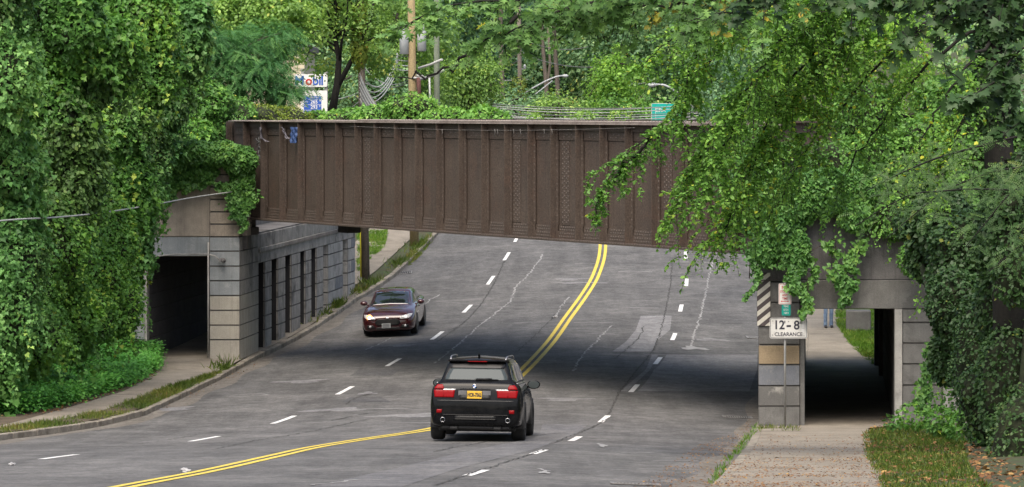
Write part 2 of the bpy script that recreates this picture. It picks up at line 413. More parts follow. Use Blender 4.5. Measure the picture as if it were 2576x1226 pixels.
cracks('road_crack', [[(1366, 640), (1333, 688), (1300, 720), (1283, 758), (1245, 790), (1215, 812), (1150, 870)], [(1150, 870), (1120, 893), (1095, 915)], [(1105, 742), (1080, 757), (1062, 772)],
                      [(1793, 660), (1783, 700), (1775, 740), (1760, 800), (1745, 850), (1738, 878)], [(1540, 820), (1520, 838), (1500, 860), (1470, 890), (1440, 935)], [(985, 850), (950, 868), (915, 882)],
                      [(1430, 748), (1410, 775), (1395, 800)]], .058, M['crack_light'], .03, .22)
cracks('road_crack', [[(1600, 660), (1700, 660), (1815, 662)], [(1555, 684), (1620, 684), (1640, 685)], [(1620, 893), (1700, 894), (1905, 894)], [(1440, 812), (1540, 813)], [(1395, 713), (1450, 713), (1530, 714)],
                      [(835, 1034), (930, 1030), (1080, 1032)], [(985, 1064), (1040, 1064), (1090, 1066)], [(1560, 1140), (1640, 1141)], [(1350, 1180), (1380, 1186)], [(1450, 663), (1500, 664)], [(1320, 908), (1400, 909)],
                      [(600, 995), (640, 992), (680, 995)], [(1585, 775), (1650, 776)], [(1640, 1160), (1760, 1161)], [(790, 1222), (900, 1208)]], .09, M['crack_light'], .03, .25)
cracks('road_crack', [[(1690, 655), (1688, 700), (1672, 790), (1640, 885), (1600, 935), (1550, 1000), (1530, 1045)], [(1530, 1052), (1505, 1068), (1440, 1096), (1380, 1118)], [(1380, 1130), (1300, 1155), (1190, 1190), (1100, 1222)],
                      [(1090, 1138), (1180, 1120), (1300, 1100), (1420, 1090)], [(980, 720), (1060, 722)], [(1050, 735), (1130, 735), (1270, 733)], [(1060, 826), (1150, 826), (1300, 828)], [(1620, 820), (1610, 845), (1575, 880), (1545, 905)],
                      [(1655, 813), (1760, 814), (1900, 815)], [(830, 1060), (930, 1040), (1000, 1030)], [(540, 1130), (640, 1110), (760, 1090), (900, 1060)], [(0, 1145), (60, 1142)], [(330, 1120), (440, 1105), (560, 1085), (660, 1075)],
                      [(900, 1060), (960, 1052), (1060, 1050)], [(1300, 885), (1345, 845), (1390, 800), (1420, 760)], [(1270, 655), (1230, 735), (1180, 800), (1100, 860)], [(870, 1018), (900, 1000), (960, 985)]], .034, M['crack_dark'], .022, .22)
# worn pale spots
def blot(px, py, rx, ry, seed):
    c = gpt([(px, py)])[0]; a = np.linspace(0, 2*np.pi, 17); r = 1+.35*np.sin(a*3+seed)+.2*np.sin(a*5+2*seed)
    rx_m = rx*c[1]/F; e = gpt([(px, py+ry)])[0]; ry_m = abs(e[1]-c[1])
    P = np.stack([c[0]+np.cos(a)*r*rx_m, c[1]+np.sin(a)*r*ry_m], -1); Cn = np.repeat(c[None, :2], 17, 0)
    return np.stack([Cn, Cn*.5+P*.5, P], 1)
strip('asphalt_patch', [blot(1440, 703, 40, 3, 1), blot(1460, 712, 55, 2, 2), blot(925, 990, 24, 3, 3), blot(845, 1032, 80, 4, 4), blot(1030, 1046, 90, 5, 5), blot(1010, 870, 40, 3, 6), blot(1150, 948, 50, 4, 7), blot(1790, 855, 40, 3, 9), blot(420, 1030, 70, 4, 11), blot(760, 960, 60, 4, 12), blot(1420, 1005, 60, 4, 13)], .006, M['patch'])
strip('road_crack', [blot(1745, 877, 32, 4, 2.5), blot(1370, 1190, 14, 3, 3.5), blot(1515, 1122, 10, 4, 1.4)], .012, M['crack_light'])
# ------------------------------------------------------------------ concrete and steel
con = lambda name, a, b, **k: mat(name, a, b, 2.2, .9, .2, 35, .25, **k)
M['con_blue'] = con('painted_concrete_bluegrey', (.28, .3, .31), (.22, .24, .25), stain=(.34, .35, .35), stain_scale=2.5, streak=(.15, .155, .155), streak_amt=.55)
M['con_tan'] = con('painted_concrete_tangrey', (.41, .385, .325), (.33, .31, .265), stain=(.4, .375, .33), stain_scale=2, streak=(.19, .175, .15), streak_amt=.55)
M['con_side'] = con('weathered_concrete', (.36, .345, .32), (.23, .222, .208), stain=(.075, .072, .068), stain_scale=.9, streak=(.07, .066, .06), streak_amt=.8)
M['con_pale'] = con('pale_concrete', (.4, .39, .365), (.3, .293, .278), stain=(.18, .175, .165), stain_scale=1, streak=(.14, .135, .125), streak_amt=.7)
M['con_brown'] = con('bare_brown_concrete', (.36, .31, .25), (.27, .23, .19), stain=(.2, .17, .135), stain_scale=.8, streak=(.15, .125, .1), streak_amt=.5)
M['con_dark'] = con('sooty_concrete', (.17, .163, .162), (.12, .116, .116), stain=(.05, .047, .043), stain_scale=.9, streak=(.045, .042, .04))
M['con_mid'] = con('grey_concrete', (.17, .168, .16), (.12, .118, .112), stain=(.085, .083, .078), stain_scale=1.2, streak=(.09, .085, .08), streak_amt=.5)
M['con_ochre'] = con('ochre_painted_concrete', (.31, .24, .15), (.26, .2, .125), stain=(.2, .16, .1), stain_scale=2)
M['con_steel'] = con('bluegrey_patched_concrete', (.17, .18, .2), (.13, .14, .155), stain=(.24, .24, .23), stain_scale=2.2)
M['con_peel'] = con('peeling_concrete', (.14, .138, .13), (.115, .113, .108), stain=(.34, .33, .3), stain_scale=2.1)
M['con_dim'] = con('dim_concrete', (.075, .072, .075), (.05, .048, .05)); M['jamb_shade'] = con('jamb_shade_concrete', (.03, .03, .033), (.02, .02, .022)); M['rivet'] = mat('glint_worn_rivet_heads', (.115, .094, .08), (.085, .07, .06), 9, .5)  # tunnel gloom and jamb shade are put into these two dark concretes
M['groove'] = mat('block_joint', (.09, .085, .08), (.06, .058, .055), 5, .95)  # darker core colour seen in the recessed joints
M['steel'] = mat('rusty_brown_paint', (.096, .073, .058), (.07, .053, .043), .9, .55, .5, 24, .3, stain=(.1, .066, .05), stain_scale=.9, streak=(.04, .031, .027), streak_amt=.55, spec=.5)
M['steel_top'] = mat('weathered_flange', (.33, .29, .26), (.2, .165, .145), 3, .8, .3, 30, .2)
M['steel_dark'] = mat('dark_steel', (.07, .062, .056), (.05, .044, .04), 2, .8)
M['ballast'] = mat('ballast', (.14, .125, .11), (.08, .07, .06), 6, .95, .4, 12, .6)
T = np.array([.0995, .995])
def skew(O, x0, x1, s0, s1):
    # parallelogram footprint: across along X, deep along the road direction
    return [(O[0]+x+T[0]*s, O[1]+T[1]*s) for x, s in ((x0, s0), (x1, s0), (x1, s1), (x0, s1))]
def courses(bm, O, x0, x1, s0, s1, zs, mis, gap=.022, inset=.03, core=0):
    # block courses with recessed joints
    for i in range(len(zs)-1):
        prism(bm, skew(O, x0, x1, s0, s1), zs[i]+gap/2, zs[i+1]-gap/2, mis[i] if isinstance(mis, (list, tuple)) else mis, .012)
    prism(bm, skew(O, x0+inset, x1-inset, s0+inset, s1-inset), zs[0]-.4, zs[-1]-.05, core)

# ------------------------------------------------------------------ left abutment
LO = np.array([-8.56, 100.0])
LA = thing('bridge_abutment', 'tall grey abutment with a dark footway portal and a row of roadside pillars', 'abutment', (-9.5, 100, .1))
cz = [.02, .686, 1.144, 1.61, 2.075, 2.54, 3.0, 3.47, 3.92]
bm = B(); courses(bm, LO, -.95, 0, 0, 3.25, cz, [1, 1, 1, 1, 2, 2, 2, 2], core=0)
cz2 = [3.92, 4.32, 4.71, 5.10, 5.49, 5.88, 6.27, 6.66]
courses(bm, LO, -.95, -.02, .02, 1.3, cz2, 3, core=0)
courses(bm, LO, -.02, .17, .45, 1.3, cz2[:5], 3, core=0)
# the road side of the corner pier is bare and stained: thin skin of the same blocks
for i in range(8): prism(bm, skew(LO, -.03, .006, .02, 3.25), cz[i]+.012, cz[i+1]-.012, 4 if i > 3 else 5, .004)
obj('corner_pier', bm, [M['groove'], M['con_tan'], M['con_blue'], M['con_brown'], M['con_side'], M['con_tan']], LA)
def sx(zx):      # pixel column (in the enlarged crop) -> distance along the wall
    x = (800+zx/2.043)*.6289; k = (x-CX)/F; D = 18.56/(.1-k); return (D-100)/T[1]
ops = [(480, 532), (585, 638), (697, 748), (820, 863), (910, 955), (1008, 1047), (1168, 1208)]
edges = [3.25]+[sx(v) for o in ops for v in o]+[sx(1268)]
def ledge(s): D = 100+T[1]*s; return float(flat(LO[0]+T[0]*s, D))
zt = 2.93
for i in range(1, len(ops)+1):
    s0, s1 = edges[2*i], edges[2*i+1]
    bm = B(); zb = ledge((s0+s1)/2)-.25
    zz = [zb]+[z for z in cz if zb+.2 < z < zt-.15]+[zt]
    mi = 1 if i < 5 else (2 if i > 5 else 1)
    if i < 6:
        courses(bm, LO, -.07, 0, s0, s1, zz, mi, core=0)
        prism(bm, skew(LO, -.5, -.071, s0+.02, s1-.02), zz[0], zz[-1], 4)  # dark backing carries the under-deck jamb shade in its colour
    else: courses(bm, LO, -.5, 0, s0, s1, zz, mi, core=0)
    if i >= 6:
        for z0 in ((zz[2], zz[3]),) if i == 6 else ((zz[-2], zz[-1]), (zz[-4], zz[-3])):
            prism(bm, skew(LO, -.02, .008, s0+(s1-s0)*.45, s1-.02), z0[0]+.02, z0[1]-.02, 3, .003)
    o = obj('pillar', bm, [M['groove'], M['con_side'], M['con_pale'], M['con_steel'], M['jamb_shade']], LA)
# far reveal of the last opening carries square paint patches
bm = B()
prism(bm, skew(LO, -.5, 0, 3.25, edges[-1]), zt, 3.28, 0, .01)
prism(bm, skew(LO, -.5, .05, 3.25, edges[-1]), 3.28, 3.42, 0, .01)
prism(bm, skew(LO, -1.2, .0, 3.25, edges[-1]), 3.42, 3.88, 0, .015); prism(bm, skew(LO, -1.2, -.02, 3.25, edges[-1]), 3.881, 3.93, 1); prism(bm, skew(LO, -2.2, -1.2, 1.0, edges[-1]), 3.91, 6.3, 1, .03)  # dark top slab: bearing seat shade, with soot, put into the colour
for s in np.arange(8, edges[-1]-1, .22): prism(bm, skew(LO, .05, .075, s, s+.1), 3.30, 3.41, 1)
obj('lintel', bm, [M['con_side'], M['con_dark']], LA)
bm = B()
prism(bm, skew(LO, -3.0, -.96, .06, .5), 3.31, 3.93, 1, .012)
prism(bm, skew(LO, -3.2, -.955, .03, .5), 3.93, 6.5, 0, .02)
prism(bm, skew(LO, -6.5, -3.0, .06, .7), -.3, 6.6, 0, .02)
obj('portal_wall', bm, [M['con_brown'], M['con_blue']], LA)
bm = B(); courses(bm, LO, -3.5, -2.98, -.02, .6, [-.3]+cz[1:], 1, core=0)
box(bm, -8.56-3.0, -8.56-2.9, 99.97, 100.5, -.2, 3.31, 2, .01)
obj('portal_jamb', bm, [M['groove'], M['con_blue'], M['con_pale']], LA)
bm = B()
courses(bm, LO, -3.4, -2.98, .6, 25, [-.3, .686, 1.144, 1.61, 2.075, 2.54, 3.0, 3.4], 1, core=0)
prism(bm, skew(LO, -.96, -.5, 24.2, 25), -.3, 3.4, 1)
prism(bm, skew(LO, -3.4, -.45, .5, 25), 3.4, 3.9, 1)
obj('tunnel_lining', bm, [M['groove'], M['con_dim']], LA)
bm = B(); cp = [at(520, 640, 99.93), at(440, 637, 99.93), at(368, 648, 99.93)]
tube(bm, [at(345, 655, 99.92), at(370, 648, 99.92), at(440, 640, 99.92), at(523, 640, 99.9), at(542, 645, 99.86), at(553, 655, 99.86)], .022, 6)
tube(bm, [at(524, 610, 99.9), at(524, 900, 99.9)], .03, 6)
obj('conduit', bm, M['con_pale'], LA)
bm = B(); c = at(562, 656, 99.82); lathe(bm, [(.03, -.12), (.06, -.08), (.08, .05), (.07, .07), (0, .07)], (c[0], c[1], c[2]), 'y', 12); lathe(bm, [(.05, -.06), (.05, .06)], (c[0]-.08, c[1]+.02, c[2]+.02), 'z', 10)
obj('floodlight', bm, M['con_dark'], LA)
# ------------------------------------------------------------------ right abutment
RO = np.array([5.81, 75.0])
RA = thing('bridge_abutment', 'dark grey abutment with a see-through footway portal, behind the clearance sign', 'abutment', (7.4, 75, .4))
rz = [.25, .944, 1.427, 1.927, 2.397, 2.89, 3.39, 3.88]
bm = B(); courses(bm, RO, 0, .975, 0, 3, rz, [1, 2, 3, 4, 1, 1, 1], core=0)
prism(bm, skew(RO, 0, 1.0, .04, 3), 3.88, 5.4, 5, .02)
obj('corner_pier', bm, [M['groove'], M['con_mid'], M['con_peel'], M['con_steel'], M['con_ochre'], M['con_dark']], RA)
bm = B(); prism(bm, skew(RO, .975, 1.09, .08, .5), .2, 3.24, 0, .01); obj('portal_jamb', bm, [M['con_mid'], M['con_pale']], RA)
bm = B(); prism(bm, skew(RO, 3.21, 3.4, -.03, .5), .2, 3.24, 1, .01)
obj('portal_jamb', bm, [M['con_mid'], M['con_pale']], RA)
bm = B()
prism(bm, skew(RO, 1.0, 5.2, .05, .6), 3.24, 3.92, 1, .015); prism(bm, skew(RO, 1.0, 5.2, .09, .6), 3.92, 5.5, 0, .02)
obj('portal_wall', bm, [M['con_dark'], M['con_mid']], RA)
bm = B(); courses(bm, RO, 3.4, 4.33, 0, .8, [.25, .96, 1.44, 1.94, 2.43, 2.92, 3.24], [1]*6, core=0)
obj('outer_pier', bm, [M['groove'], M['con_mid']], RA)
bm = B(); prism(bm, [(10.15, 75.1), (10.15, 75.9), (12.5, 74.2), (12.3, 73.5), (10.5, 74.6)], .2, 5.5, 0, .03)
obj('wing_wall', bm, M['con_pale'], RA)
bm = B()
courses(bm, RO, .1, .95, 3, 22, rz, 1, core=0)
courses(bm, RO, 3.22, 4.0, .5, 21.2, [.2, .96, 1.44, 1.94, 2.43, 2.92, 3.24], 1, core=0)
prism(bm, skew(RO, .1, 4.0, .6, 22), 3.3, 3.9, 1); prism(bm, skew(RO, .1, 4.0, .6, 22), 3.9, 4.3, 1)
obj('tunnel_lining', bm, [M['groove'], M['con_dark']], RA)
bm = B(); prism(bm, skew(RO, 3.02, 3.3, 20.6, 21.2), -.1, 3.3, 0, .01); obj('pilaster', bm, [M['con_dark'], M['con_pale']], RA)
bm = B(); prism(bm, skew(RO, 3.1, 3.5, 17, 17.5), -.1, 3.3, 1, .01)
obj('pilaster', bm, [M['con_dark'], M['con_pale']], RA)
bm = B(); w0 = at(1912, 706, 74.9); w1 = at(2015, 700, 74.9); tube(bm, [w0, at(1960, 703, 74.93), w1], .012, 5); obj('conduit', bm, M['steel_dark'], RA)

# ------------------------------------------------------------------ plate girder bridge
BR = thing('railway_bridge', 'long brown riveted plate girder railway bridge crossing over the road', 'bridge', (GL[0], GL[1], 4.48))
Lg = float(np.linalg.norm(GR-GL)); ZB, ZT = 4.48, 7.56
def gp(u, w, z): p = GL+GU*u+GW*w; return (float(p[0]), float(p[1]), float(z))
def gbox(bm, u0, u1, w0, w1, z0, z1, mi=0, bev=0):
    prism(bm, [gp(u, w, 0)[:2] for u, w in ((u0, w0), (u1, w0), (u1, w1), (u0, w1))], z0, z1, mi, bev)
def rivet(bm, u, w, z, r=.022):
    r *= 1.45
    # low dome facing the road users (minus W)
    c = bm.verts.new(gp(u, w-r*.8, z)); ring = [bm.verts.new(gp(u+r*math.cos(a), w, z+r*math.sin(a))) for a in (0, 1.047, 2.094, 3.1416, 4.189, 5.236)]
    for i in range(6):
        f = bm.faces.new((c, ring[i], ring[(i+1) % 6])); f.smooth = True; f.material_index = 2  # lighter material: caught light put into the colour, along with wear
stU = []
for x in (1870, 1798, 1728, 1658, 1591, 1527, 1466, 1403, 1346, 1287, 1229, 1172, 1115, 1062, 1009, 958, 909, 861, 813, 766, 720, 672):
    k = (x-CX)/F; X = 87.06*k/(1+1.693*k); D = X/k if abs(k) > 1e-6 else 87.06
    stU.append(float((np.array([X, D])-GL) @ GU))
stU = sorted(stU); stU = [stU[0]-2.5, stU[0]-1.25]+stU
# web with rounded upper left corner
bm = B(); pr = []
for a in np.linspace(math.pi, math.pi/2, 10): pr.append((.75+.75*math.cos(a), ZT-.8+.8*math.sin(a)))
pr = [(0.0, ZB)]+pr+[(Lg, ZT), (Lg, ZB)]
fr = [bm.verts.new(gp(u, 0, z)) for u, z in pr]; bk = [bm.verts.new(gp(u, .03, z)) for u, z in pr]
bm.faces.new(fr); bm.faces.new(bk[::-1])
for i in range(len(pr)): bm.faces.new((fr[i], bk[i], bk[(i+1) % len(pr)], fr[(i+1) % len(pr)]))
fix(bm); web = obj('web_plate', bm, M['steel'], BR)
bm = B()
gbox(bm, .3, Lg, -.025, -.002, ZB+.02, ZB+.36, 0, .004); gbox(bm, .3, Lg, -.05, -.026, ZB+.02, ZB+.21, 0, .004)
gbox(bm, .1, Lg, -.24, .27, ZB-.02, ZB+.02, 0, .004); gbox(bm, 2.0, Lg, -.24, .27, ZB-.045, ZB-.021, 0, .004)
k = 0
for u in np.arange(.5, Lg, .115):
    if min(abs(u-s) for s in stU) < .14: continue
    for z, w in ((ZB+.075, -.051), (ZB+.155, -.051), (ZB+.25, -.026), (ZB+.32, -.026)): rivet(bm, u+(.05 if z in (ZB+.155, ZB+.32) else 0), w, z, .021)
for u in np.arange(.3, Lg, .13): rivet(bm, u, -.241, ZB-.005, .018)
obj('bottom_flange', bm, [M['steel'], M['steel_top'], M['rivet']], BR)
bm = B()
gbox(bm, .75, Lg, -.025, -.002, ZT-.44, ZT-.02, 0, .004); gbox(bm, .75, Lg, -.06, -.026, ZT-.2, ZT-.02, 0, .004)
gbox(bm, .7, Lg, -.26, .29, ZT-.02, ZT+.012, 1, .004); gbox(bm, 5.0, Lg, -.25, .28, ZT+.013, ZT+.04, 1, .004); gbox(bm, 9.5, Lg, -.24, .27, ZT+.041, ZT+.066, 1, .004)
for u in np.arange(.9, Lg, .14):
    z = ZT+.013 if u < 5 else (ZT+.041 if u < 9.5 else ZT+.067)
    for w in (-.2, -.1, .1, .2):
        c = bm.verts.new(gp(u, w, z+.02)); ring = [bm.verts.new(gp(u+.036*math.cos(a), w+.036*math.sin(a), z)) for a in (0, 1.257, 2.513, 3.77, 5.027)]
        for i in range(5): f = bm.faces.new((c, ring[i], ring[(i+1) % 5])); f.material_index = 1
for u in np.arange(.9, Lg, .26):
    if min(abs(u-s) for s in stU) > .14: rivet(bm, u, -.026, ZT-.36, .02); rivet(bm, u+.13, -.026, ZT-.29, .02)
obj('top_flange', bm, [M['steel'], M['steel_top'], M['rivet']], BR)
for i, s in enumerate(stU):
    bm = B()
    gbox(bm, s-.012, s+.012, -.235, -.062, ZB+.022, ZT-.021, 0)            # outstanding leg of the angle
    gbox(bm, s-.11, s+.012, -.062, -.051 if False else -.052, ZB+.022, ZT-.03, 0)
    gbox(bm, s-.012, s+.10, -.0635, -.0525, ZB+.023, ZT-.031, 0)
    gbox(bm, s-.11, s+.10, -.0515, -.0265, ZB+.37, ZT-.45, 0)
    for z in np.arange(ZB+.45, ZT-.5, .17): rivet(bm, s+.065, -.0636, z, .02)
    obj('stiffener', bm, [M['steel'], M['steel'], M['rivet']], BR)
                                                                           # splice plates with rivet rows beside some stiffeners
for i in (7, 14, 16, 20):
    bm = B()
    s = stU[i]+.42 if i != 14 else stU[i]+.3
    gbox(bm, s-.2, s+.2, -.016, -.003, ZB+.38, ZT-.46, 0, .003)
    for z in np.arange(ZB+.45, ZT-.5, .13):
        for du in (-.14, -.05, .05, .14): rivet(bm, s+du, -.0165, z+(.05 if du in (-.05, .14) else 0), .02)
    obj('splice_plate', bm, [M['steel'], M['steel'], M['rivet']], BR)
bm = B(); gbox(bm, 0, Lg, 8.2, 8.24, ZB, ZT); gbox(bm, 0, Lg, 8.0, 8.44, ZT, ZT+.05); gbox(bm, 0, Lg, 8.0, 8.44, ZB-.05, ZB)
obj('far_girder', bm, M['steel'], BR)
bm = B()
gbox(bm, .4, Lg-.1, .3, 8.1, ZB+.75, ZB+1.15, 1, 0)
for u in np.arange(1.5, Lg, 3.3): gbox(bm, u-.14, u+.14, .28, 8.1, ZB+.08, ZB+.75, 0)
for w in (2.0, 4.1, 6.2): gbox(bm, .5, Lg-.2, w-.1, w+.1, ZB+.1, ZB+.6, 0)
gbox(bm, .5, Lg-.1, .5, 7.9, ZB+1.15, ZB+1.7, 2, .1)
obj('deck', bm, [M['steel_dark'], M['con_dark'], M['ballast']], BR)
for (u, w) in ((1.6, .0), (1.9, 3.5), (2.2, 7.4), (Lg+.1, 0.1), (Lg-.2, 7)):
    bm = B(); gbox(bm, u-.35, u+.35, w-.25, w+.25, 3.94, 4.2, 0, .03); gbox(bm, u-.22, u+.22, w-.2, w+.2, 4.2, ZB-.05, 0, .02); obj('bearing', bm, M['steel_dark'], BR)
# spray painted scrawl on the web near the left end
M['string'] = mat('grey_twine', (.2, .19, .18), None, 20, .9)
M['spray'] = mat('pale_spray_paint', (.25, .27, .265), (.2, .21, .21), 20, .8)
def on_web(x, y, w=-.02):
    k = (x-CX)/F; X = 87.06*k/(1+1.693*k); D = 87.06-1.693*X; return gp(float((np.array([X, D])-GL) @ GU), w, CAMZ-(y-HY)*D/F)
def zq(p): return ((880+p[0]/5.11)*.6289, (460+p[1]/5.11)*.6289)
scr = [[(740, 480), (760, 520), (800, 545), (850, 530), (885, 500), (860, 480), (845, 520), (880, 540)], [(795, 455), (805, 540)], [(830, 545), (770, 570), (750, 640)], [(770, 690), (820, 660), (800, 600), (790, 640), (830, 680), (820, 720)],
       [(840, 560), (860, 720), (830, 560), (870, 640)], [(940, 620), (930, 720), (900, 690), (910, 650), (890, 700)], [(790, 720), (800, 820), (820, 720), (845, 800), (850, 730)], [(885, 660), (870, 800), (900, 850), (940, 800), (945, 720)],
       [(740, 820), (820, 840), (850, 870), (840, 910), (815, 890), (825, 850)], [(835, 910), (835, 1000)], [(890, 850), (930, 880), (945, 840)], [(850, 610), (900, 640), (940, 690)]]
bm = B()
for s in scr: tube(bm, [on_web(*zq(p), -.008) for p in s], .011, 4)
obj('graffiti', bm, M['spray'], BR)
# things caught on the girder
M['blue_cloth'] = mat('blue_plastic', (.02, .045, .13), (.07, .12, .28), 30, .5, stretch=(1, 1, .1), lo=.45, hi=.6)
M['grey_cloth'] = mat('grey_rag', (.16, .15, .17), (.07, .065, .08), 12, .8)
def rag(name, pts, w, m, label, cat, n=9):
    # hanging crumpled sheet: pts is its centre line, in pixels on the web
    V = []; Fc = []; P = np.array([on_web(x, y, -.26) for x, y in pts]); d = np.r_[0, np.cumsum(np.linalg.norm(np.diff(P, axis=0), axis=1))]
    s = np.linspace(0, d[-1], 14); C = np.stack([np.interp(s, d, P[:, i]) for i in range(3)], -1)
    for side in (0, 1):
        for i, c in enumerate(C):
            for j in range(n):
                t = j/(n-1)-.5; f = 1+.12*math.sin(i*.9)+.1*math.sin(i*2.3)
                off = .035*math.sin(j*2.4+i*.35)+.02*math.sin(j*5+i)+(.008 if side else 0)
                V.append((c[0]+GU[0]*t*w*f+GW[0]*off, c[1]+GU[1]*t*w*f+GW[1]*off, c[2]+(.03*math.sin(j*3.1) if i == 13 else 0)))
    N = 14*n
    for i in range(13):
        for j in range(n-1):
            a = i*n+j; Fc += [(a, a+1, a+n+1, a+n), (N+a, N+a+n, N+a+n+1, N+a+1)]
    return tag(npobj(name, V, Fc, m, smooth=True), label, cat)
rag('plastic_sheet', [zq((1655, 250)), zq((1660, 420)), zq((1668, 575))], .42, M['blue_cloth'], 'torn blue plastic hanging down the left part of the brown girder', 'plastic sheet')
rag('rag', [zq((1400, 245)), zq((1450, 280)), zq((1490, 400)), zq((1535, 490))], .1, M['grey_cloth'], 'thin grey rag dangling from the girder, left of the blue plastic', 'rag', 5)
rag('rag', [zq((980, 250)), zq((990, 390)), zq((1000, 470)), zq((1120, 550))], .1, M['grey_cloth'], 'small twisted grey rag on the girder stiffener above the white scrawl', 'rag', 5)
bm = B(); tube(bm, [on_web(x, 318+8*math.sin((x-900)/700*3.14)+(x-900)*.006, -.27) for x in range(900, 1640, 20)], .0045, 4)
for x in (1133, 1266, 1273, 1313, 1330, 1390, 1410): tube(bm, [on_web(x, 325, -.27), on_web(x+1, 335, -.27), on_web(x-1, 340, -.27)], .008, 4)
tag(obj('string', bm, M['string']), 'thin pale string drooping along the top of the brown girder', 'string')
# ------------------------------------------------------------------ foliage engine
def _mir(half, fold=.12):
    # half outline (x>0 side, from base to tip) -> two halves folded along the midrib
    base = [(0, 0, 0)]; tip = [(0, 1, 0)]
    r = [(x, y, fold*x) for x, y in half]; l = [(-x, y, fold*x) for x, y in half]
    V = base+tip+r+l; n = len(half)
    return np.array(V), [[0]+list(range(2, 2+n))+[1], [0, 1]+list(range(1+2*n, 1+n, -1))]
TPL = {
 'plain': _mir([(.3, .3), (.3, .62)], .25),
 'diamond': _mir([(.34, .45)], .25),
 'ivy': _mir([(.42, -.05), (.5, .32), (.24, .5)], .2),
 'maple': _mir([(.2, -.04), (.62, .02), (.42, .22), (.66, .5), (.36, .46), (.22, .56), (.26, .82), (.12, .76)], .15),
 'oak': _mir([(.05, .12), (.34, .1), (.1, .3), (.46, .42), (.12, .5), (.4, .78), (.1, .7)], .15),
}
def _frond(n=7, droop=.25):
    V = [(0, 0, 0), (.012, 0, 0), (.012, 1, -droop), (-.012, 1, -droop)]; Fc = [[0, 1, 2, 3]]
    for i in range(n):
        y = .12+.85*i/(n-1); z = -droop*y*y; L = .2*(1-.45*abs(y-.45)); w = .085
        for s in (-1, 1):
            b = len(V); dx, dy = s*L, L*.28
            V += [(0, y, z), (s*L*.5, y+dy*.5-w/2, z-.02), (dx, y+dy, z-.05), (s*L*.5, y+dy*.5+w/2, z-.02)]
            Fc.append([b, b+1, b+2, b+3] if s > 0 else [b, b+3, b+2, b+1])
    b = len(V); V += [(0, 1, -droop), (.05, 1.09, -droop-.03), (0, 1.18, -droop-.06), (-.05, 1.09, -droop-.03)]; Fc.append([b, b+1, b+2, b+3])
    return np.array(V), Fc
TPL['frond'] = _frond()
def unit(a): return a/(np.linalg.norm(a, axis=-1, keepdims=True)+1e-9)
def leaves(name, P, N, Tp, size, tint, m, tpl='ivy', parent=None):
    V0, F0 = TPL[tpl]; n = len(P); k = len(V0)
    N = unit(N); Y = unit(Tp-N*np.sum(Tp*N, -1, keepdims=True)); X = np.cross(Y, N)
    size = np.broadcast_to(np.asarray(size, float), (n,))
    V = (P[:, None]+(X[:, None]*V0[None, :, :1]+Y[:, None]*V0[None, :, 1:2]+N[:, None]*V0[None, :, 2:3])*size[:, None, None]).reshape(-1, 3)
    loops = np.concatenate([np.array(f) for f in F0]); st = np.r_[0, np.cumsum([len(f) for f in F0])[:-1]]
    me = bpy.data.meshes.new(name); me.vertices.add(n*k); me.vertices.foreach_set('co', V.astype(np.float32).ravel())
    me.loops.add(n*len(loops)); me.loops.foreach_set('vertex_index', (loops[None]+k*np.arange(n)[:, None]).astype(np.int32).ravel())
    me.polygons.add(n*len(F0)); me.polygons.foreach_set('loop_start', (st[None]+len(loops)*np.arange(n)[:, None]).astype(np.int32).ravel())
    at_ = me.attributes.new('tint', 'FLOAT', 'POINT'); at_.data.foreach_set('value', np.repeat(np.clip(tint, 0, 1), k).astype(np.float32))
    me.materials.append(m); me.update(calc_edges=True); me.validate()
    o = bpy.data.objects.new(name, me); return link(o, parent)
G = {}
def green(name, dark, mid, lite, odd, **k): G[name] = leafmat(name, [(0, dark), (.45, mid), (.82, lite), (1, odd)], **k)
green('vine_leaf', (0.050, 0.132, 0.026), (0.094, 0.239, 0.043), (0.190, 0.383, 0.057), (0.378, 0.479, 0.067))
green('vine_leaf_bluish', (0.057, 0.153, 0.039), (0.116, 0.277, 0.070), (0.234, 0.444, 0.124), (0.409, 0.611, 0.142))
green('vine_leaf_olive', (0.082, 0.133, 0.023), (0.174, 0.245, 0.035), (0.304, 0.356, 0.048), (0.600, 0.334, 0.079))
green('vine_leaf_fresh', (.05, .11, .025), (.085, .17, .04), (.14, .25, .06), (.2, .27, .06))
green('feathery_leaf', (0.035, 0.117, 0.038), (0.068, 0.195, 0.060), (0.136, 0.312, 0.090), (0.194, 0.390, 0.096))
green('yellowgreen_leaf', (0.114, 0.217, 0.059), (0.226, 0.390, 0.090), (0.379, 0.564, 0.123), (0.605, 0.650, 0.164), transl=.4)
green('woods_leaf', (0.072, 0.167, 0.080), (0.163, 0.302, 0.140), (0.329, 0.484, 0.200), (0.600, 0.600, 0.158))  # woods palettes paled and blued; distance haze is put into the colour
green('woods_leaf_deep', (0.046, 0.120, 0.069), (0.098, 0.199, 0.109), (0.191, 0.328, 0.161), (0.288, 0.398, 0.161))
green('bush_leaf', (0.063, 0.162, 0.031), (0.124, 0.288, 0.052), (0.213, 0.432, 0.086), (0.428, 0.450, 0.069))
green('elm_leaf', (0.077, 0.188, 0.041), (0.152, 0.322, 0.063), (0.280, 0.509, 0.092), (0.648, 0.648, 0.069), transl=.38)
green('oak_leaf', (0.067, 0.154, 0.043), (0.132, 0.265, 0.071), (0.243, 0.419, 0.110), (0.600, 0.573, 0.060), transl=.35)
green('maple_leaf', (0.021, 0.048, 0.015), (0.037, 0.087, 0.025), (0.069, 0.135, 0.039), (0.185, 0.213, 0.036), transl=.25)  # maple and locust greens darkened; canopy shade is put into the colour
green('ivy_leaf', (0.032, 0.094, 0.024), (0.072, 0.188, 0.040), (0.152, 0.319, 0.066), (0.250, 0.413, 0.092))
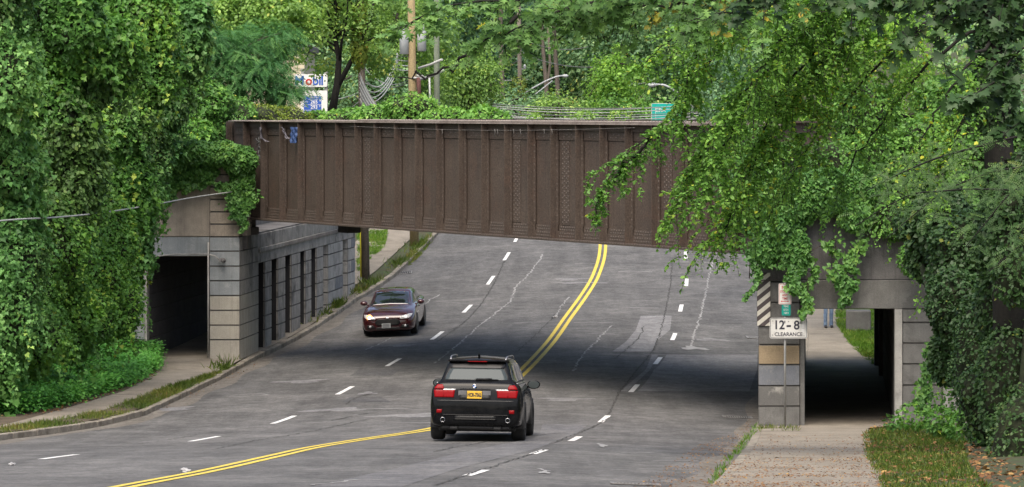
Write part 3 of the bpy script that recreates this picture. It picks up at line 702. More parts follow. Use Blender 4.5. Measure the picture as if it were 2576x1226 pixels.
green('locust_leaf', (0.030, 0.072, 0.018), (0.058, 0.126, 0.030), (0.107, 0.189, 0.045), (0.194, 0.216, 0.030))
green('yellowing_leaf', (.16, .18, .02), (.28, .26, .03), (.4, .3, .03), (.45, .22, .04), transl=.4)
green('lit_leaf', (0.098, 0.227, 0.034), (0.212, 0.406, 0.062), (0.358, 0.585, 0.094), (0.552, 0.585, 0.094), transl=.45)  # sunlit look of the bank tree put into these brighter greens
green('nettle_leaf', (0.051, 0.176, 0.030), (0.091, 0.293, 0.048), (0.163, 0.429, 0.072), (0.242, 0.507, 0.084))
green('grass_blade', (.07, .13, .02), (.13, .2, .03), (.22, .25, .05), (.34, .26, .09), transl=.3)
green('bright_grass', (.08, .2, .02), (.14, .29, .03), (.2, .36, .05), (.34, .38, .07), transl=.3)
green('dead_leaf', (.09, .04, .018), (.18, .085, .035), (.28, .15, .06), (.4, .26, .09), transl=.1, rough=.8)
M['bark'] = mat('bark', (.055, .043, .033), (.03, .024, .019), 3, .95, .3, 20, .6, stretch=(3, 3, .4))
M['bark_grey'] = mat('grey_bark', (.15, .125, .1), (.09, .075, .06), 3, .95, .3, 20, .6, stretch=(3, 3, .4))
M['bark_dark'] = mat('dark_bark', (.018, .016, .013), (.009, .008, .007), 3, .95, .3, 20, .6, stretch=(3, 3, .4))
M['inner'] = mat('crown_shade_core', (.03, .04, .016), (.018, .022, .01), 3, 1, .4, 8, .8)  # dark mass added inside crowns; shade between leaves put into its colour
def rnd(n): return rng.normal(size=(n, 3))
def E(px, py, D, rx, ry, rz): return np.array([*at(px, py, D), rx, ry, rz])
def ell_pts(ells, n, wob, seed, rlo=.9, rhi=1.03, zmin=-1, inside=.82):
    Es = np.array(ells); a = (Es[:, 3]*Es[:, 5]+Es[:, 4]*Es[:, 5]+Es[:, 3]*Es[:, 4]); idx = rng.choice(len(Es), n, p=a/a.sum())
    d = unit(rnd(n)); d[:, 2] = np.where(d[:, 2] < zmin, -d[:, 2], d[:, 2]); e = Es[idx]
    P0 = e[:, :3]+d*e[:, 3:]
    r = rng.uniform(rlo, rhi, n)*(1+wob*fbm(P0*1.3, seed)+wob*.5*fbm(P0*4, seed+1)+wob*.3*fbm(P0*9, seed+2, 1))
    P = e[:, :3]+d*e[:, 3:]*r[:, None]; Nn = unit(d/e[:, 3:])
    keep = np.ones(n, bool)
    for j in range(len(Es)):
        q = np.sum(((P-Es[j, :3])/Es[j, 3:])**2, -1); keep &= ~((q < inside**2) & (idx != j))
    return P[keep], Nn[keep]
def drape(name, label, cat, ells, n, size, m, seed, wob=.16, tpl='ivy', group=None, core=True, hang=.8, tint0=.42, ground=None, dark_core_name='stems', view=True, branch=None, parent=None, tintwob=.36, shag=0, mix=None):
    ells = [np.asarray(e, float) for e in ells]; c = np.mean([e[:3] for e in ells], 0)
    zb = min(e[2]-e[5] for e in ells)
    t = parent or thing(name, label, cat, (c[0], c[1], zb), group=group)
    P, Nn = ell_pts(ells, n, wob, seed)
    if view:                                     # fewer leaves on the far side
        k = (Nn[:, 1] < .35) | (rng.random(len(P)) < .35); P, Nn = P[k], Nn[k]
    if ground is not None: k = P[:, 2] > ground(P[:, 0], P[:, 1])+.02; P, Nn = P[k], Nn[k]
    q = len(P); N = Nn*.6+np.array([0, -.1, .5])+rnd(q)*.55; Tp = np.array([0, 0, -1.])*hang+Nn*.35+rnd(q)*.45
    ti = tint0+tintwob*fbm(P*.9, seed+5, 2)+rng.normal(size=q)*.16
    ti = np.minimum(ti, .86)
    ti = np.where(rng.random(q) < .006, 1, ti)
    if shag:                                     # loose tendrils hanging off the face
        k = rng.choice(q, shag); L = rng.uniform(.25, .9, shag); nl = 12
        s = rng.random((shag, nl)); A = P[k][:, None]+Nn[k][:, None]*(.05+.16*np.sin(s*2.2)[..., None])+np.array([0, 0, -1.])*(s*L[:, None])[..., None]+rng.normal(size=(shag, nl, 3))*.05
        P = np.concatenate([P, A.reshape(-1, 3)]); h = shag*nl; N = np.concatenate([N, np.repeat(Nn[k], nl, 0)*.6+np.array([0, -.2, .4])+rnd(h)*.5]); Tp = np.concatenate([Tp, np.array([0, 0, -1.])+rnd(h)*.4]); ti = np.concatenate([ti, np.repeat(ti[k], nl)+.06+rng.normal(size=h)*.12]); q = len(P)
    sz = size*rng.uniform(.55, 1.3, q)*np.clip(1+.55*fbm(P*.55, seed+9, 2), .6, 1.6)
    if mix:
        k = (fbm(P*.8, seed+12, 2)+.25*rng.normal(size=q)) > .42
        leaves('foliage', P[k], N[k], Tp[k], sz[k]*.95, np.minimum(ti[k]-.02, .9), mix, 'plain', t); P, N, Tp, ti, sz = P[~k], N[~k], Tp[~k], ti[~k], sz[~k]; q = len(P)
    leaves('crown', P, N, Tp, sz, ti, m, tpl, t)
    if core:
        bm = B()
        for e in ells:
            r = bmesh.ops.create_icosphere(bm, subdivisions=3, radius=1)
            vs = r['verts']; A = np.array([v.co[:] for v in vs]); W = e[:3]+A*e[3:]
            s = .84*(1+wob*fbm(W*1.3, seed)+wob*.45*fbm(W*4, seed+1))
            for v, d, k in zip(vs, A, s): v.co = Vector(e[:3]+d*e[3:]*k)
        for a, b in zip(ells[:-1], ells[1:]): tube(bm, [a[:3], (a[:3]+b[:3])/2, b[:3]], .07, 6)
        obj(dark_core_name, bm, M['inner'], t, True)  # added dark core; only the thin linking tubes are stems
    return t
def bez(a, b, c, n=6): return [((1-s)**2)*np.asarray(a)+2*s*(1-s)*np.asarray(b)+s*s*np.asarray(c) for s in np.linspace(0, 1, n)]
def tree(name, label, cat, base, top, ells, ncl, per, cr, size, m, seed, bark='bark', tr=.2, tpl='diamond', limbs=18, group=None, tint0=.42, trunk_pts=None, fork=None, flat_=.7, upw=.6, parent_kind=None):
    base = np.asarray(base, float); top = np.asarray(top, float)
    t = thing(name, label, cat, tuple(base), group=group)
    C, Nn = ell_pts([np.asarray(e, float) for e in ells], ncl, .15, seed, .35, 1.0, inside=.3)
    q = len(C); K = per
    ci = np.repeat(np.arange(q), K); off = unit(rnd(q*K))*(rng.random((q*K, 1))**.45)*cr; off[:, 2] *= flat_
    sc = rng.uniform(.55, 1.35, q)[ci][:, None]; P = C[ci]+off*sc
    N = unit(off)*.5+Nn[ci]*.3+np.array([0, 0, upw])+rnd(q*K)*.4; Tp = unit(off)+np.array([0, 0, -.5])+rnd(q*K)*.5
    ti = tint0+(.2*rng.normal(size=q))[ci]+.12*fbm(P*.5, seed+3, 2)+rng.normal(size=q*K)*.12; ti = np.where(rng.random(q*K) < .005, 1, ti)
    leaves('crown', P, N, Tp, size*rng.uniform(.65, 1.3, q*K), ti, m, tpl, t)
    bm = B(); tp = trunk_pts if trunk_pts is not None else bez(base-np.array([0, 0, .3]), (base*.5+top*.5)+rnd(1)[0]*.2*np.array([1, 1, 0]), top, 8)
    nn = len(tp); tube(bm, tp, [tr*(1-.72*i/(nn-1)) for i in range(nn)], 8)
    if fork:
        for f, r0 in fork: tube(bm, f, [r0*(1-.7*i/(len(f)-1)) for i in range(len(f))], 7)
    sel = rng.choice(q, min(limbs, q), replace=False)
    for s in sel:
        j = int(np.clip(rng.integers(nn//2, nn), 0, nn-1)); a = np.asarray(tp[j]); b = C[s]
        md = (a+b)/2+np.array([0, 0, .12*np.linalg.norm(b-a)]); tube(bm, bez(a, md, b, 6), [tr*.28*(1-.8*i/5) for i in range(6)], 5)
    obj('trunk', bm, M[bark], t); return t
def bough(bm, ctrl, r0, ntw, tw_len, nleaf, droop=.5, spread=1.0, sub=True, start=.15):
    # one limb with twigs; returns leaf points, normals, tips
    C = np.asarray(ctrl, float); d = np.r_[0, np.cumsum(np.linalg.norm(np.diff(C, axis=0), axis=1))]
    s = np.linspace(0, d[-1], 26); Q = np.stack([_dense_i(d, C[:, i], s) for i in range(3)], -1)
    Q[1:-1] += rng.normal(size=(24, 3))*.03
    tube(bm, Q, [r0*(1-.85*i/25)+.004 for i in range(26)], 6)
    Ps, Ns, Ts = [], [], []
    for k in range(ntw):
        u = start+(1-start)*(k+rng.random())/ntw; i = min(24, int(u*25)); a = Q[i]+(Q[i+1]-Q[i])*(u*25-i); tg = unit(Q[i+1]-Q[i])
        dr = unit(tg*.55+unit(rnd(1)[0]*np.array([1, 1, .45]))*spread+np.array([0, 0, -.15])); L = tw_len*rng.uniform(.45, 1.25)*(1.1-.4*u)
        m_ = a+dr*L*.55; e_ = a+dr*L+np.array([0, 0, -droop*L*rng.uniform(.4, 1.1)]); T_ = np.array(bez(a, m_, e_, 7))
        tube(bm, T_, [.35*r0*.25*(1-.8*j/6)+.003 for j in range(7)], 4, cap=False)
        subs = [T_]
        if sub:
            for _ in range(2):
                j = rng.integers(2, 6); d2 = unit(unit(T_[j]-T_[j-1])*.6+rnd(1)[0]*.7); e2 = T_[j]+d2*L*.45+np.array([0, 0, -droop*L*.3]); S_ = np.array(bez(T_[j], T_[j]+d2*L*.28, e2, 5)); tube(bm, S_, [.006, .005, .004, .003, .003], 4, cap=False); subs.append(S_)
        for S in subs:
            nl = max(3, int(nleaf*len(S)/7)); ss = (np.arange(nl)+rng.random(nl))/nl*(len(S)-1.01); ii = ss.astype(int); p = S[ii]+(S[ii+1]-S[ii])*(ss-ii)[:, None]; tgs = unit(S[ii+1]-S[ii])
            side = unit(np.cross(tgs, np.array([0, 0, 1.])))*np.where(np.arange(nl) % 2 == 0, 1, -1)[:, None]
            Ps.append(p); Ts.append(side*.8+tgs*.5+np.array([0, 0, -.55])+rng.normal(size=(nl, 3))*.3); Ns.append(np.array([0, 0, .8])+rng.normal(size=(nl, 3))*.45+side*.15)
    return np.concatenate(Ps), np.concatenate(Ns), np.concatenate(Ts)
def _dense_i(xs, ys, s): X, Y = _dense(np.asarray(xs, float), np.asarray(ys, float)); return np.interp(s, X, Y)
def gpoly(pts, n, surf=None):
    # n points spread evenly over the ground inside an outline
    a = np.array(pts, float); Gp = unproj(a[:, 0], a[:, 1], surf)[:, :2]; lo, hi = Gp.min(0), Gp.max(0); out = []; tot = 0
    while tot < n:
        q = rng.uniform(lo, hi, size=(n*3, 2)); ins = np.zeros(len(q), bool); j = len(Gp)-1
        for i in range(len(Gp)):
            xi, yi = Gp[i]; xj, yj = Gp[j]; c = ((yi > q[:, 1]) != (yj > q[:, 1])) & (q[:, 0] < (xj-xi)*(q[:, 1]-yi)/(yj-yi+1e-12)+xi); ins ^= c; j = i
        out.append(q[ins]); tot += ins.sum()
    return np.concatenate(out)[:n]
# ------------------------------------------------------------------ left bank: trees smothered in vines
GV = 'vine smothered trees on the left bank'
gfun = lambda X, D: groundz(X, D)
drape('vine_covered_tree', 'greyish vine smothered column at the far left edge', 'tree',
      [E(-70, -60, 79, 1.5, 1.3, 2.6), E(-40, 200, 79, 1.35, 1.2, 1.9), E(-30, 420, 80, 1.3, 1.2, 1.7), E(5, 610, 80, 1.05, 1.1, 1.6), E(-20, 780, 80, 1.2, 1.1, 1.4), E(-70, 900, 79.5, 1.0, 1., .9)], 44000, .13, G['vine_leaf_bluish'], 11, .27, shag=420, mix=G['vine_leaf_fresh'], group=GV, ground=gfun)
drape('vine_covered_tree', 'broad vine smothered tree second from the left, bulging at the top', 'tree',
      [E(130, 40, 86, 1.5, 1.3, 1.6), E(230, 150, 87, 1.25, 1.2, 1.5), E(150, 330, 86, .95, 1.1, 1.7), E(190, 470, 86, .85, 1.1, 1.6), E(115, 640, 84, .95, 1.1, 1.7), E(70, 800, 83, 1.15, 1.1, 1.3), E(165, 800, 85, .9, .9, 1.1)], 52000, .125, G['vine_leaf'], 23, .3, shag=520, mix=G['vine_leaf_fresh'], group=GV, ground=gfun)
drape('vine_covered_tree', 'tall narrow vine smothered tree third from the left', 'tree',
      [E(330, 20, 93, 1.4, 1.2, 1.6), E(345, 190, 93, 1.15, 1.1, 1.5), E(300, 330, 92, .95, 1., 1.3), E(325, 460, 92, .8, .95, 1.3), E(270, 600, 90, .8, .95, 1.4), E(235, 720, 89, .85, 1., 1.3), E(290, 770, 90, .7, .9, 1.1), E(225, 800, 88, .8, .9, .9)], 48000, .122, G['vine_leaf'], 37, .3, shag=500, mix=G['vine_leaf_fresh'], group=GV, ground=gfun, tint0=.46)
drape('vine_covered_tree', 'vine smothered tree overhanging the concrete beside the left footway portal', 'tree',
      [E(430, 90, 99, 1.3, 1., 1.5), E(400, 235, 98.5, 1.0, .9, 1.3), E(368, 370, 98, .7, .8, 1.2), E(358, 480, 97.4, .58, .8, 1.1), E(355, 570, 97.2, .42, .7, 1.0)], 34000, .122, G['vine_leaf_bluish'], 41, .3, shag=380, mix=G['vine_leaf_fresh'], group=GV)
drape('vine_covered_tree', 'leaning vine heap with some yellowing leaves at the left portal jamb', 'tree',
      [E(330, 620, 97.4, .45, .7, 1.2), E(285, 720, 96.8, .62, .8, 1.2), E(265, 820, 96.3, .6, .7, .8)], 20000, .122, G['vine_leaf'], 53, .3, shag=260, mix=G['vine_leaf_olive'], group=GV, ground=gfun)
drape('vine_covered_tree', 'vine smothered mound sloping down to the curved end of the brown girder', 'tree',
      [E(505, 270, 108, 1.1, 1.1, 1.0), E(470, 350, 107, .95, 1., .9), E(540, 330, 108, .7, .9, .6), E(440, 250, 109, 1.2, 1.1, 1.4)], 22000, .135, G['vine_leaf'], 61, .28, shag=160, mix=G['vine_leaf_fresh'], group=GV)
# ivy on the parapet above the left portal
def hang_strands(spec, n, m, seed, name, label, cat, size=.11, extra=None):
    Ps, Ns = [], []
    bm = B()
    for (px, py, D, L, w) in spec:
        a = at(px, py, D); k = int(n*L*w); s = rng.random(k)**.8; x = rng.normal(size=k)*w*.4*(1-.6*s); q = a+np.stack([x+.12*np.sin(s*5+px), rng.uniform(-.12, .02, k)-.06*(1-s), -s*L], -1)
        Ps.append(q); Ns.append(np.array([0, -.9, .35])+rng.normal(size=(k, 3))*.45)
        tube(bm, [a+np.array([.12*math.sin(t*5+px), .05, -t*L]) for t in np.linspace(0, 1, 8)], .012, 4)
    tube(bm, [at(*q[:3])+np.array([.12*math.sin(q[0]), .05, 0]) for q in sorted(spec)], .014, 4)
    if extra is not None: Ps.append(extra[0]); Ns.append(extra[1]*.5+np.array([0, -.25, .55])+rnd(len(extra[0]))*.5)
    P = np.concatenate(Ps); N = np.concatenate(Ns); q = len(P); t = thing(name, label, cat, tuple(P[np.argmax(P[:, 2])]))
    leaves('crown', P, N, np.array([0, -.2, -1.])+rng.normal(size=(q, 3))*.45, size*rng.uniform(.6, 1.3, q), .54+.25*fbm(P*1.5, seed)+rng.normal(size=q)*.15, m, 'ivy', t)
    obj('stems', bm, M['bark'], t); return t
ex = ell_pts([E(445, 395, 99.7, .6, .6, .5), E(500, 385, 99.6, .7, .65, .45), E(560, 385, 99.7, .7, .65, .45), E(600, 402, 99.8, .55, .55, .5), E(430, 440, 99.9, .45, .4, .45), E(610, 460, 99.95, .4, .4, .7), E(500, 430, 99.8, .6, .4, .35)], 17000, .2, 71, .8, 1.05)
hang_strands([(x, y, 99.75, L, w) for x, y, L, w in ((440, 450, .5, .35), (470, 455, .35, .3), (420, 480, .5, .3), (510, 450, .3, .3), (545, 455, .25, .25), (575, 460, .5, .3), (600, 490, .9, .4), (622, 480, .75, .4), (590, 520, .35, .25), (608, 540, .55, .15))], 1100, G['ivy_leaf'], 71, 'ivy', 'bright green ivy spilling over the brown concrete parapet by the left end of the girder', 'ivy', .115, ex)
# low plants along the left pavement
P2 = gpoly([(-40, 1052), (0, 1046), (60, 1044), (170, 1022), (230, 1000), (320, 975), (388, 935), (392, 905), (360, 880), (250, 900), (100, 980), (-40, 1010)], 3600, flat)
P2 = P2[np.argsort(rng.random(len(P2)))]; zb = groundz(P2[:, 0], P2[:, 1]); hgt = (.42+.3*rng.random(len(P2)))*(1+.35*fbm(np.c_[P2, zb]*.8, 3))
ci = np.repeat(np.arange(len(P2)), 18); q = len(ci); u = rng.random(q)**.8; off = rnd(q)*np.array([.13, .13, 0])
P = np.c_[P2, zb][ci]+off; P[:, 2] += u*hgt[ci]+.03
o = leaves('ground_plants', P, np.array([0, -.25, 1.])+rnd(q)*.4, unit(off+1e-4)+np.array([0, -.3, -.4])+rnd(q)*.4, .1*rng.uniform(.7, 1.3, q), .45+.25*fbm(P*.7, 8)+rng.normal(size=q)*.15, G['nettle_leaf'], 'diamond')
tag(o, 'low bright green weeds along the inner edge of the left sidewalk', 'weeds', kind='stuff')
# grass
def grass(name, poly, n, h, m, label, surf=None, lean=.5, w=.10, tint0=.45, tw=.35):
    p = gpoly(poly, n, surf or flat) if not isinstance(poly, np.ndarray) else poly
    q = len(p); f = fbm(np.c_[p*1.6, p[:, 0]*0], 17, 2); keep = rng.random(q) < (.62+1.1*f); p = p[keep]; q = len(p)
    z = np.maximum(groundz(p[:, 0], p[:, 1]), (surf or flat)(p[:, 0], p[:, 1]))
    P = np.c_[p, z]; tp = np.array([0, 0, 1.])+rnd(q)*lean
    nn = np.cross(tp, rnd(q)); V, Fc = np.array([(-w/2, 0, 0), (w/2, 0, 0), (w*.3, .55, .08), (0, 1, .3), (-w*.3, .55, .08)]), [[0, 1, 2, 3, 4]]
    TPL['blade'] = (V, Fc)
    o = leaves(name, P, nn, tp, h*rng.uniform(.4, 1.3, q), tint0+tw*fbm(P*1.1, 21, 2)+rng.normal(size=q)*.18, m, 'blade')
    return tag(o, label, 'grass', kind='stuff')
vD = rng.uniform(64, 96.5, 17000); vo = lwalk_in(vD)+(lkerb(vD)-.08-lwalk_in(vD))*rng.random(17000)
grass('grass_strip', np.c_[cen(vD)+vo, vD], 0, .12, G['grass_blade'], 'shaggy yellowing grass strip along the left kerb', w=.09, tint0=.5)
vD = np.concatenate([rng.normal(c, s, k) for c, s, k in ((96.5, .7, 200), (99.75, .08, 160), (113, .5, 50), (116.5, .8, 200), (118.8, .8, 420), (124.5, .8, 260), (127, .8, 240), (133, .8, 160), (139, .8, 160))]); vo = lkerb(vD)-.1-np.abs(rng.normal(size=len(vD)))*.3
grass('grass_tuft', np.c_[cen(vD)+vo, vD], 0, .3, G['grass_blade'], 'weed tufts growing out of the far left kerb beyond the bridge', w=.08)
grass('grass', [(1090, 596), (1062, 640), (1030, 668), (1010, 660), (1045, 625), (1075, 592)], 1400, .2, G['grass_blade'], 'thin grass between the far left sidewalk and its kerb')
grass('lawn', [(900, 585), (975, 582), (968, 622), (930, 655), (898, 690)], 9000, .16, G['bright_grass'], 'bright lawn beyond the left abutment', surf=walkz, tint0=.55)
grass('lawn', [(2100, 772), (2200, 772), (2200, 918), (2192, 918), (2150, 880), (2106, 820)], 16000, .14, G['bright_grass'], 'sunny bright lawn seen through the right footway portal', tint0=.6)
grass('grass', [(2172, 1092), (2240, 1072), (2340, 1060), (2420, 1105), (2440, 1180), (2500, 1240), (2225, 1240), (2180, 1150)], 15000, .11, G['grass_blade'], 'short worn grass at the edge of the near right sidewalk', surf=walkz, tint0=.36, w=.12)
grass('grass_tuft', [(1778, 1222), (1800, 1190), (1835, 1150), (1868, 1105), (1892, 1080), (1902, 1060), (1908, 1085), (1880, 1115), (1845, 1158), (1805, 1205)], 800, .11, G['bright_grass'], 'green weed tufts growing along the near right kerb', surf=lambda X, D: flat(X, D))
grass('grass_tuft', [(1908, 1086), (2010, 1086), (2010, 1078), (1908, 1078)], 1100, .12, G['grass_blade'], 'low weeds along the foot of the pier behind the clearance sign')
# litter of fallen leaves
def litter(name, poly, n, size, label, surf=flat, m=None):
    p = gpoly(poly, n, surf); q = len(p); f = fbm(np.c_[p*.8, p[:, 0]*0], 33, 3); k = rng.random(q) < .55+.8*f; p = p[k]; q = len(p)
    P = np.c_[p, surf(p[:, 0], p[:, 1])+.016+.012*rng.random(q)]
    o = leaves(name, P, np.array([0, 0, 1.])+rnd(q)*.22, rnd(q), size*rng.uniform(.5, 1.4, q), rng.random(q), m or G['dead_leaf'], 'plain'); return tag(o, label, 'fallen leaves', kind='stuff')
litter('fallen_leaves', [(1920, 1095), (2170, 1095), (2245, 1240), (1775, 1240)], 2000, .036, 'small brown leaves scattered over the near right sidewalk')
litter('fallen_leaves', [(1820, 1170), (2215, 1150), (2245, 1240), (1775, 1240)], 4200, .036, 'dense brown leaf crumbs on the nearest right paving')
litter('fallen_leaves', [(1600, 1226), (1760, 1120), (1850, 1090), (1888, 1052), (1890, 1085), (1790, 1205), (1775, 1240), (1560, 1245)], 2600, .034, 'brown leaf drift in the near right gutter', roadz)
litter('fallen_leaves', [(2225, 1240), (2165, 1095), (2220, 1050), (2330, 1060), (2420, 1110), (2576, 1180), (2576, 1240)], 3600, .09, 'rust brown leaf litter under the right shrubs', walkz)
litter('fallen_leaves', [(400, 900), (412, 925), (380, 955), (250, 1003), (150, 1036), (0, 1056), (0, 1050), (230, 1000), (380, 935)], 900, .07, 'brown leaves on the dirt beside the left weeds')
litter('fallen_leaves', [(560, 938), (640, 905), (680, 890), (640, 925), (420, 1030), (200, 1078), (60, 1098), (200, 1062), (420, 1012)], 500, .05, 'leaf crumbs in the left gutter', roadz)
# ------------------------------------------------------------------ trees past the left end of the bridge
def gat(px, py, D, dz=0): p = at(px, py, D); return np.array([p[0], p[1], float(groundz(p[0], p[1]))+dz])
tree('feathery_tree', 'dark green feathery tree between the vine wall and the fuel price sign', 'tree', gat(620, 300, 118), at(600, 130, 118),
     [E(520, 130, 117, 1.3, 1.3, 1.3), E(600, 190, 117, 1.5, 1.3, 1.3), E(690, 215, 118, 1.1, 1.1, .95), E(650, 120, 119, 1.6, 1.4, 1.2), E(735, 225, 118, .6, .8, .5)], 210, 26, .55, .42, G['feathery_leaf'], 81, tpl='frond', tr=.14, limbs=30, flat_=.5, upw=.9)
tree('yellow_green_tree', 'yellow green tree leaning in above the dark feathery one', 'tree', gat(560, 300, 124), at(640, -150, 123),
     [E(640, 20, 122, 2.2, 1.8, 1.1), E(730, 50, 122, 1.5, 1.5, 1.1), E(560, 40, 122, 1.6, 1.5, 1.1), E(650, -100, 123, 2.6, 2., 1.4)], 300, 55, .5, .16, G['yellowgreen_leaf'], 83, tr=.2, limbs=30, tint0=.4)
b0 = at(832, 285, 128); f1 = [at(832, 300, 128), at(848, 215, 128), at(853, 150, 128), at(842, 90, 128), at(850, 30, 128), at(835, -60, 128)]
f2 = [at(846, 225, 128), at(880, 160, 128), at(912, 100, 127.6), at(935, 40, 127.4), at(950, -60, 127)]
f3 = [at(853, 160, 128), at(860, 100, 127.6), at(872, 50, 127.4), at(876, -30, 127)]
f4 = [at(850, 120, 128), at(800, 90, 127.5), at(745, 105, 127), at(700, 135, 126.5)]
f5 = [at(853, 140, 128), at(815, 105, 128.5), at(790, 95, 129), at(770, 150, 129)]
f6 = [at(912, 110, 127.6), at(950, 90, 127), at(985, 60, 127)]
tree('forked_tree', 'young tree with dark forked trunk standing beside the fuel price sign', 'tree', b0, f1[-1],
     [E(700, 120, 128, 1.1, 1.2, .6), E(790, 70, 128.5, 1.4, 1.3, .8), E(930, 60, 127.5, 1.3, 1.2, .9), E(960, 150, 129, .9, 1, .8), E(850, 0, 128, 2.2, 1.6, .9), E(840, -90, 128, 3, 2, 1.2), E(800, 160, 130, .7, .8, .5)], 250, 42, .5, .15, G['yellowgreen_leaf'], 85, bark='bark_dark', tr=.17, trunk_pts=f1, fork=[(f2, .12), (f3, .07), (f4, .045), (f5, .04), (f6, .045)], limbs=26, tint0=.36)
# shrubs on the deck and along the embankment
GS = 'shrubs growing along the far edge of the bridge deck'
for i, (x, y, w, h, D, pal, lab) in enumerate([
    (560, 280, 1.1, .55, 113, 'bush_leaf', 'leafy green shrub right above the curved end of the girder'), (640, 288, 1.3, .38, 114, 'vine_leaf_olive', 'low reddish olive shrub on the bridge left of the fuel price sign'),
    (720, 292, 1., .3, 116, 'vine_leaf_olive', 'low olive shrub in front of the fuel price sign'), (800, 298, .9, .24, 117, 'bush_leaf', 'small light green shrub at the foot of the forked tree'),
    (880, 292, 1.1, .3, 116, 'bush_leaf', 'light green shrub right of the forked trunk'), (960, 285, .9, .32, 114, 'bush_leaf', 'spiky green shrub below the bundle of sagging cables'),
    (1050, 268, .95, .5, 111, 'bush_leaf', 'tallest bright green bush on the bridge, below the thick utility pole'), (1130, 288, .9, .3, 109, 'bush_leaf', 'green bush right of the tallest bush on the bridge'),
    (1215, 292, .75, .28, 107, 'bush_leaf', 'rounded green bush where the row of deck bushes ends')]):
    c = at(x, y, D); drape('shrub', lab, 'shrub', [np.array([c[0], c[1], c[2]-.15, w, .9, h+.15]), np.array([c[0]-.5*w, c[1]+.2, c[2]-.2, w*.6, .7, h*.8]), np.array([c[0]+.55*w, c[1], c[2]-.25, w*.55, .7, h*.7]), np.array([c[0], c[1], c[2]-1.0, .3, .3, .8])], 3400, .125, G[pal], 100+i, .3, 'diamond', GS, hang=.3, tint0=.5)
for i, (x, y, D, lab) in enumerate([(1345, 296, 104, 'tiny weed sprig on the bridge, below the bare poles'), (1470, 292, 100, 'yellow tinged weed sprig on the right half of the bridge'), (1560, 294, 97, 'green weed sprig on the bridge left of the green road sign')]):
    c = at(x, y, D); drape('weed', lab, 'plant', [np.array([c[0], c[1], c[2]-.1, .35, .3, .25]), np.array([c[0], c[1], c[2]-.7, .12, .12, .5])], 350, .11, G['yellowgreen_leaf'], 120+i, .3, 'diamond', core=False, hang=.2, tint0=.5)
# ------------------------------------------------------------------ woods beyond
def btree(name, lab, x, y, D, rx, rz, pal, seed, n=110, per=46, size=.24, tr=.25, bark='bark', extra=(), group='trees of the wood beyond the bridge', tint0=.42):
    c = at(x, y, D); base = np.array([c[0], c[1], float(groundz(c[0], c[1]))]); top = c+np.array([0, 0, rz*.5])
    tree(name, lab, 'tree', base, top, [np.array([c[0], c[1], c[2], rx, rx*.8, rz])]+[E(*e) for e in extra], n, per, rx*.3, size, G[pal], seed, bark, tr, limbs=14, group=group, tint0=tint0)
btree('bushy_tree', 'yellow green bushy tree behind the thick utility pole', 1000, 120, 160, 3.2, 3.4, 'yellowgreen_leaf', 201, 170, 50, .2, tint0=.3)
btree('bushy_tree', 'olive yellow bush tree right of the greenish pole', 1180, 200, 166, 2.1, 2.3, 'yellowgreen_leaf', 202, 130, 50, .17, tint0=.25)
btree('bushy_tree', 'dull green tree behind the sagging cable bundle', 940, 220, 158, 2.3, 1.9, 'woods_leaf', 203, 120, 50, .17)
btree('bushy_tree', 'yellow topped young tree left of the green road sign', 1545, 210, 172, 2.0, 2.1, 'lit_leaf', 204, 110, 46, .17, tint0=.38)
btree('bushy_tree', 'low yellowish bush at the right end of the cable bundle', 1400, 285, 158, 2.2, 1.1, 'yellowgreen_leaf', 205, 70, 40, .15, tint0=.32)
btree('bushy_tree', 'low green thicket between the two bare poles', 1290, 285, 176, 3., 1.4, 'woods_leaf', 206, 110, 46, .17)
btree('bushy_tree', 'low green thicket left of the green road sign', 1590, 290, 164, 2.6, 1.1, 'bush_leaf', 207, 90, 46, .16, tint0=.35)
W_ = [(760, 60, 215, 5.5, 6.5, 'woods_leaf'), (900, -40, 235, 6, 7, 'woods_leaf'), (1040, -60, 225, 6, 7, 'yellowgreen_leaf'), (1140, 60, 235, 5, 6, 'woods_leaf'), (1230, 0, 215, 4.4, 6, 'woods_leaf_deep'), (1330, 40, 245, 5.5, 7.5, 'woods_leaf_deep'),
      (1420, 120, 225, 4.6, 5.5, 'woods_leaf'), (1500, -20, 235, 6, 7, 'woods_leaf_deep'), (1580, 110, 215, 4.6, 5, 'woods_leaf'), (1680, 20, 225, 6, 7, 'woods_leaf_deep'), (1790, 90, 210, 6, 6.5, 'woods_leaf'), (1900, 0, 230, 6.5, 8, 'woods_leaf'),
      (620, -20, 225, 6.5, 7.5, 'woods_leaf'), (1270, 240, 225, 5, 3, 'woods_leaf'), (1450, 250, 230, 5.5, 2.6, 'woods_leaf'), (1640, 230, 222, 5.5, 3, 'woods_leaf_deep'), (1060, 230, 228, 6, 3, 'woods_leaf'), (880, 200, 232, 6.5, 3.4, 'woods_leaf_deep')]
wl = ['behind the fuel price sign', 'far behind the forked tree', 'with the lightest crown, above the thick utility pole', 'above the olive yellow bush', 'dark, around the first bare trunk', 'deepest green, behind the pole with the lamp arm', 'mid green, under the street lamp head', 'dark, high above the street lamp head',
      'mid green, above the yellow topped young tree', 'dark, above the green road sign', 'mid green, behind the drooping branches', 'farthest right of the far woodland', 'farthest left, behind the feathery tree', 'low, behind the first two bare poles', 'low, beneath the street lamp head', 'low and dark, behind the green road sign', 'low, behind the greenish pole', 'low and dark, behind the sagging cables']
for i, (x, y, D, rx, rz, pal) in enumerate(W_): btree('woodland_tree', 'woodland tree '+wl[i], x, y, D, rx, rz, pal, 220+i, 190 if rz > 4 else 120, 52, .3, .3)
